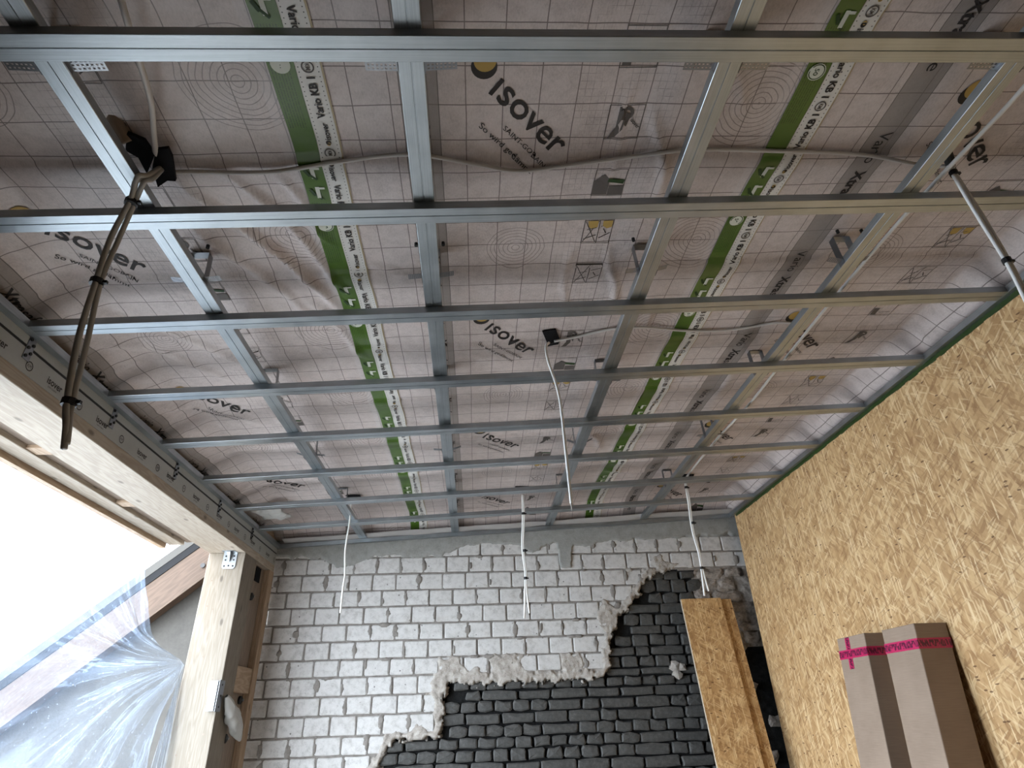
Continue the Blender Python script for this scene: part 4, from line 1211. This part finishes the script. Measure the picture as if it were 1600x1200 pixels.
# black butyl patches around the outlet
pt_ = empty('butyl_patch', (-.88, 1.17, Z(1.37))); tag(pt_, 'black butyl sealing patch around the cable outlet at the left profile', 'sealing patch', 'black sealing patches')
def patch(parent, name, pts, t=.006):
    l = Vector(parent.location); mb = MB(); n = len(pts)
    a = [Vector(p) - l for p in pts]; k = [p + Vector((0, 0, t)) for p in a]
    mb.poly(a[::-1]); mb.poly(k)
    for i in range(n):
        j = (i + 1) % n; mb.poly([a[i], a[j], k[j], k[i]])
    return new_obj(name, mb.mesh(name), M_BUTYL, parent)
PATCH_A = [(-.924, 1.097, Z(1.385)), (-.883, 1.111, Z(1.375)), (-.873, 1.151, Z(1.367)), (-.915, 1.205, Z(1.355)), (-.919, 1.158, Z(1.365)), (-.946, 1.141, Z(1.372))]
PATCH_B = [(-.866, 1.138, Z(1.372)), (-.833, 1.135, Z(1.376)), (-.833, 1.162, Z(1.372)), (-.852, 1.235, Z(1.362)), (-.873, 1.232, Z(1.360)), (-.905, 1.249, Z(1.352)), (-.895, 1.189, Z(1.358))]
patch(pt_, 'patch_flap', PATCH_A, .012)
patch(pt_, 'patch_flap', PATCH_B, .012)
b = MB(); l = Vector(pt_.location); tube(b, smooth_path([Vector((-.955, 1.06, Z(1.43))) - l, Vector((-.945, 1.10, Z(1.40))) - l, Vector((-.935, 1.125, Z(1.385))) - l], 4), .022, 10); new_obj('outlet_sleeve', b.mesh('sleeve', weld=True), M_PANELW, pt_, smooth=True)
# cable running across under the membrane
def mem(x, y, d=.010): return (x, y, float(memb(x, y)) - d)
e = cable('ceiling_cable', mem(.3, 1.2), 'grey cable running sideways under the membrane near the top of the picture', 'cables along the membrane')
cpart(e, 'cable_strand', [mem(-.868, 1.218, .03), mem(-.83, 1.226), mem(-.6, 1.235), mem(-.40, 1.205), mem(-.19, 1.185, .012), mem(.0, 1.215), mem(.13, 1.245), mem(.3, 1.225), mem(.5, 1.20), mem(.66, 1.185), mem(.9, 1.19), mem(1.2, 1.205), mem(1.42, 1.235, .03), mem(1.49, 1.222, .05)], .0062, M_CABLEM)
e = cable('ceiling_cable', mem(.6, 2.15), 'grey cable running right from the small black square patch', 'cables along the membrane')
cpart(e, 'cable_strand', [mem(.345, 2.185, .02), mem(.45, 2.17), mem(.6, 2.125), mem(.75, 2.12), mem(.95, 2.165), mem(1.15, 2.175), mem(1.35, 2.135), mem(1.44, 2.12, .03)], .006, M_CABLEM)
e = cable('ceiling_cable', mem(-.78, .9), 'grey cable coming down to the black patch in the upper left', 'cables along the membrane')
cpart(e, 'cable_strand', [mem(-.72, .25), (-.735, .62, Z(1.37)), (-.76, .76, Z(1.365)), (-.785, .88, Z(1.368)), (-.81, .99, Z(1.372)), (-.845, 1.08, Z(1.375)), (-.872, 1.15, Z(1.375)), (-.885, 1.19, Z(1.385))], .0075, M_CABLEM)
# cable along the right carrier profile
e = cable('ceiling_cable', (1.47, 2.4, Z(1.45)), 'white cable slung along the right long profile, passing over the cross profiles', 'cables along the membrane')
cpart(e, 'cable_strand', [(1.50, .1, Z(1.48)), (1.495, .6, Z(1.465)), (1.49, .95, Z(1.455)), (1.475, 1.10, Z(1.45)), (1.46, 1.3, Z(1.45)), (1.452, 1.6, Z(1.45)), (1.452, 1.93, Z(1.448)), (1.462, 2.3, Z(1.448)), (1.474, 2.8, Z(1.444)), (1.462, 3.26, Z(1.446)), (1.474, 3.85, Z(1.446)), (1.51, 4.05, Z(1.47))], .0068, M_CABLEW)
# hanging right
e = cable('cable_pair', (1.485, 1.22, Z(1.48)), 'pair of grey white cables hanging at the right edge of the picture')
for ox in (-.0045, .0045):
    cpart(e, 'cable_strand', [(1.478 + ox, 1.195, Z(1.50)), (1.486 + ox, 1.215, Z(1.455)), (1.490 + ox * 1.1, 1.218, Z(1.40)), (1.496 + ox * 1.6, 1.218, Z(1.24)), (1.500 + ox, 1.218, Z(1.07)), (1.492 + ox, 1.218, Z(.92)), (1.485 + ox, 1.218, Z(.70))], .006, M_CABLEW)
for p in ((1.488, 1.217, 1.44), (1.499, 1.218, 1.085)): ctie(e, (p[0], p[1], Z(p[2])), .012)
b = MB(); l = Vector(e.location); tube(b, [Vector((1.470, 1.19, Z(1.495))) - l, Vector((1.482, 1.206, Z(1.468))) - l], .014, 10); new_obj('grommet', b.mesh('grommet'), M_GREYB, e)
# centre
e = cable('hanging_cable', (.305, 2.16, Z(1.42)), 'white cable hanging from the small black square patch in the middle')
cpart(e, 'cable_strand', [(.318, 2.165, Z(1.43)), (.302, 2.15, Z(1.40)), (.306, 2.15, Z(1.33)), (.332, 2.15, Z(1.22)), (.345, 2.15, Z(1.12)), (.350, 2.15, Z(.95)), (.356, 2.15, Z(.70))], .0062, M_CABLEW)
b = MB(); l = Vector(e.location); tube(b, [Vector((.356, 2.15, Z(.70))) - l, Vector((.356, 2.15, Z(.672))) - l], [.004, .0015], 8); new_obj('wire_tip', b.mesh('wire_tip'), M_CABLE, e)
p2 = empty('butyl_patch', (.325, 2.175, Z(1.43))); tag(p2, 'small square black sealing patch in the middle of the ceiling', 'sealing patch', 'black sealing patches')
zz0 = float(memb(.325, 2.17))
patch(p2, 'patch_flap', [(.287, 2.125, zz0 - .010), (.345, 2.115, zz0 - .006), (.372, 2.19, zz0 - .010), (.318, 2.205, zz0 - .024)], .006)
patch(p2, 'patch_flap', [(.318, 2.205, zz0 - .024), (.372, 2.19, zz0 - .010), (.370, 2.225, zz0 - .010), (.315, 2.232, zz0 - .018)], .006)
# back row
def droop(x0, x1, y, zt, zb, lab, n=1, ties=(), fray=False, mat=M_CABLEW):
    e = cable('hanging_cable', (x0, y, Z(zt)), lab)
    for k in range(n):
        o = (k - (n - 1) / 2) * .011
        pts = [(x0 + o * .6, y, Z(zt)), (x0 + (x1 - x0) * .2 + o, y, Z(zt - (zt - zb) * .2)), (x0 + (x1 - x0) * .55 - .011 + o * .8, y + .006, Z(zt - (zt - zb) * .45)), (x0 + (x1 - x0) * .7 + .003 + o * .7, y + .004, Z(zt - (zt - zb) * .66)), (x0 + (x1 - x0) * .85 + o, y, Z(zt - (zt - zb) * .8)), (x1 + o * (3.2 if fray else 1), y, Z(zb + .03 * k))]
        cpart(e, 'cable_strand', pts, .0062, mat)
    for q in ties: ctie(e, (x0 + (x1 - x0) * q, y, Z(zt - (zt - zb) * q)), .013)
    return e
e = droop(-.885, -.882, 4.14, 1.38, .636, 'thin white cable hanging in front of the left part of the brick wall')
e = droop(.338, .332, 4.172, 1.43, .58, 'white cable pair with black ties hanging before the middle of the brick wall', 2, (.17, .48, .70), True)
e = droop(1.555, 1.562, 4.148, 1.525, .69, 'white cable pair ending at the top of the leaning strand boards', 2, (.08, .40, .78), True)
for x, y, lb in ((1.555, 4.11, 'black sealing patch at the outlet of the right rear cable'), (-.865, 4.10, 'black sealing patch at the outlet of the left rear cable'), (.33, 4.14, 'black sealing patch at the outlet of the middle rear cable')):
    zq = float(memb(x, y)); p3 = empty('butyl_patch', (x, y, zq)); tag(p3, lb, 'sealing patch', 'black sealing patches')
    patch(p3, 'patch_flap', [(x - .05, y - .03, zq - .008), (x + .05, y - .035, zq - .012), (x + .055, y + .02, zq - .016), (x - .035, y + .03, zq - .014)], .006)

# crumpled white packet lying on the rear left cross profile
n1 = 26
A, B2 = np.meshgrid(np.linspace(-1, 1, n1), np.linspace(-1, 1, n1), indexing='ij')
hgt = .03 * (1 - np.maximum(np.abs(A), np.abs(B2)) ** 2) + .035 * (fbm(A * 2.2 + 5, B2 * 2.2, 95, 4) - .5)
x0, y0 = -1.42, 4.12
ZP = plane_z(x0) + .075 - hgt * 1.2
pk = new_obj('crumpled_packet', grid_mesh('crumpled_packet', np.stack([x0 + A * .10 + B2 * .02, y0 + B2 * .10, ZP], -1), np.stack([A * .1, B2 * .1], -1), flip=True), M_CRUMP)
sd_ = pk.modifiers.new('thick', 'SOLIDIFY'); sd_.thickness = .004
rec(pk, (x0, y0, plane_z(x0) + .05)); tag(pk, 'crumpled whitish scrap tucked above the farthest cross profile at the left', 'plastic scrap')

area_portal('opening_portal', (-2.25, 2.7, 1.3), (0, -math.pi / 2, 0), 2.7, 3.3)
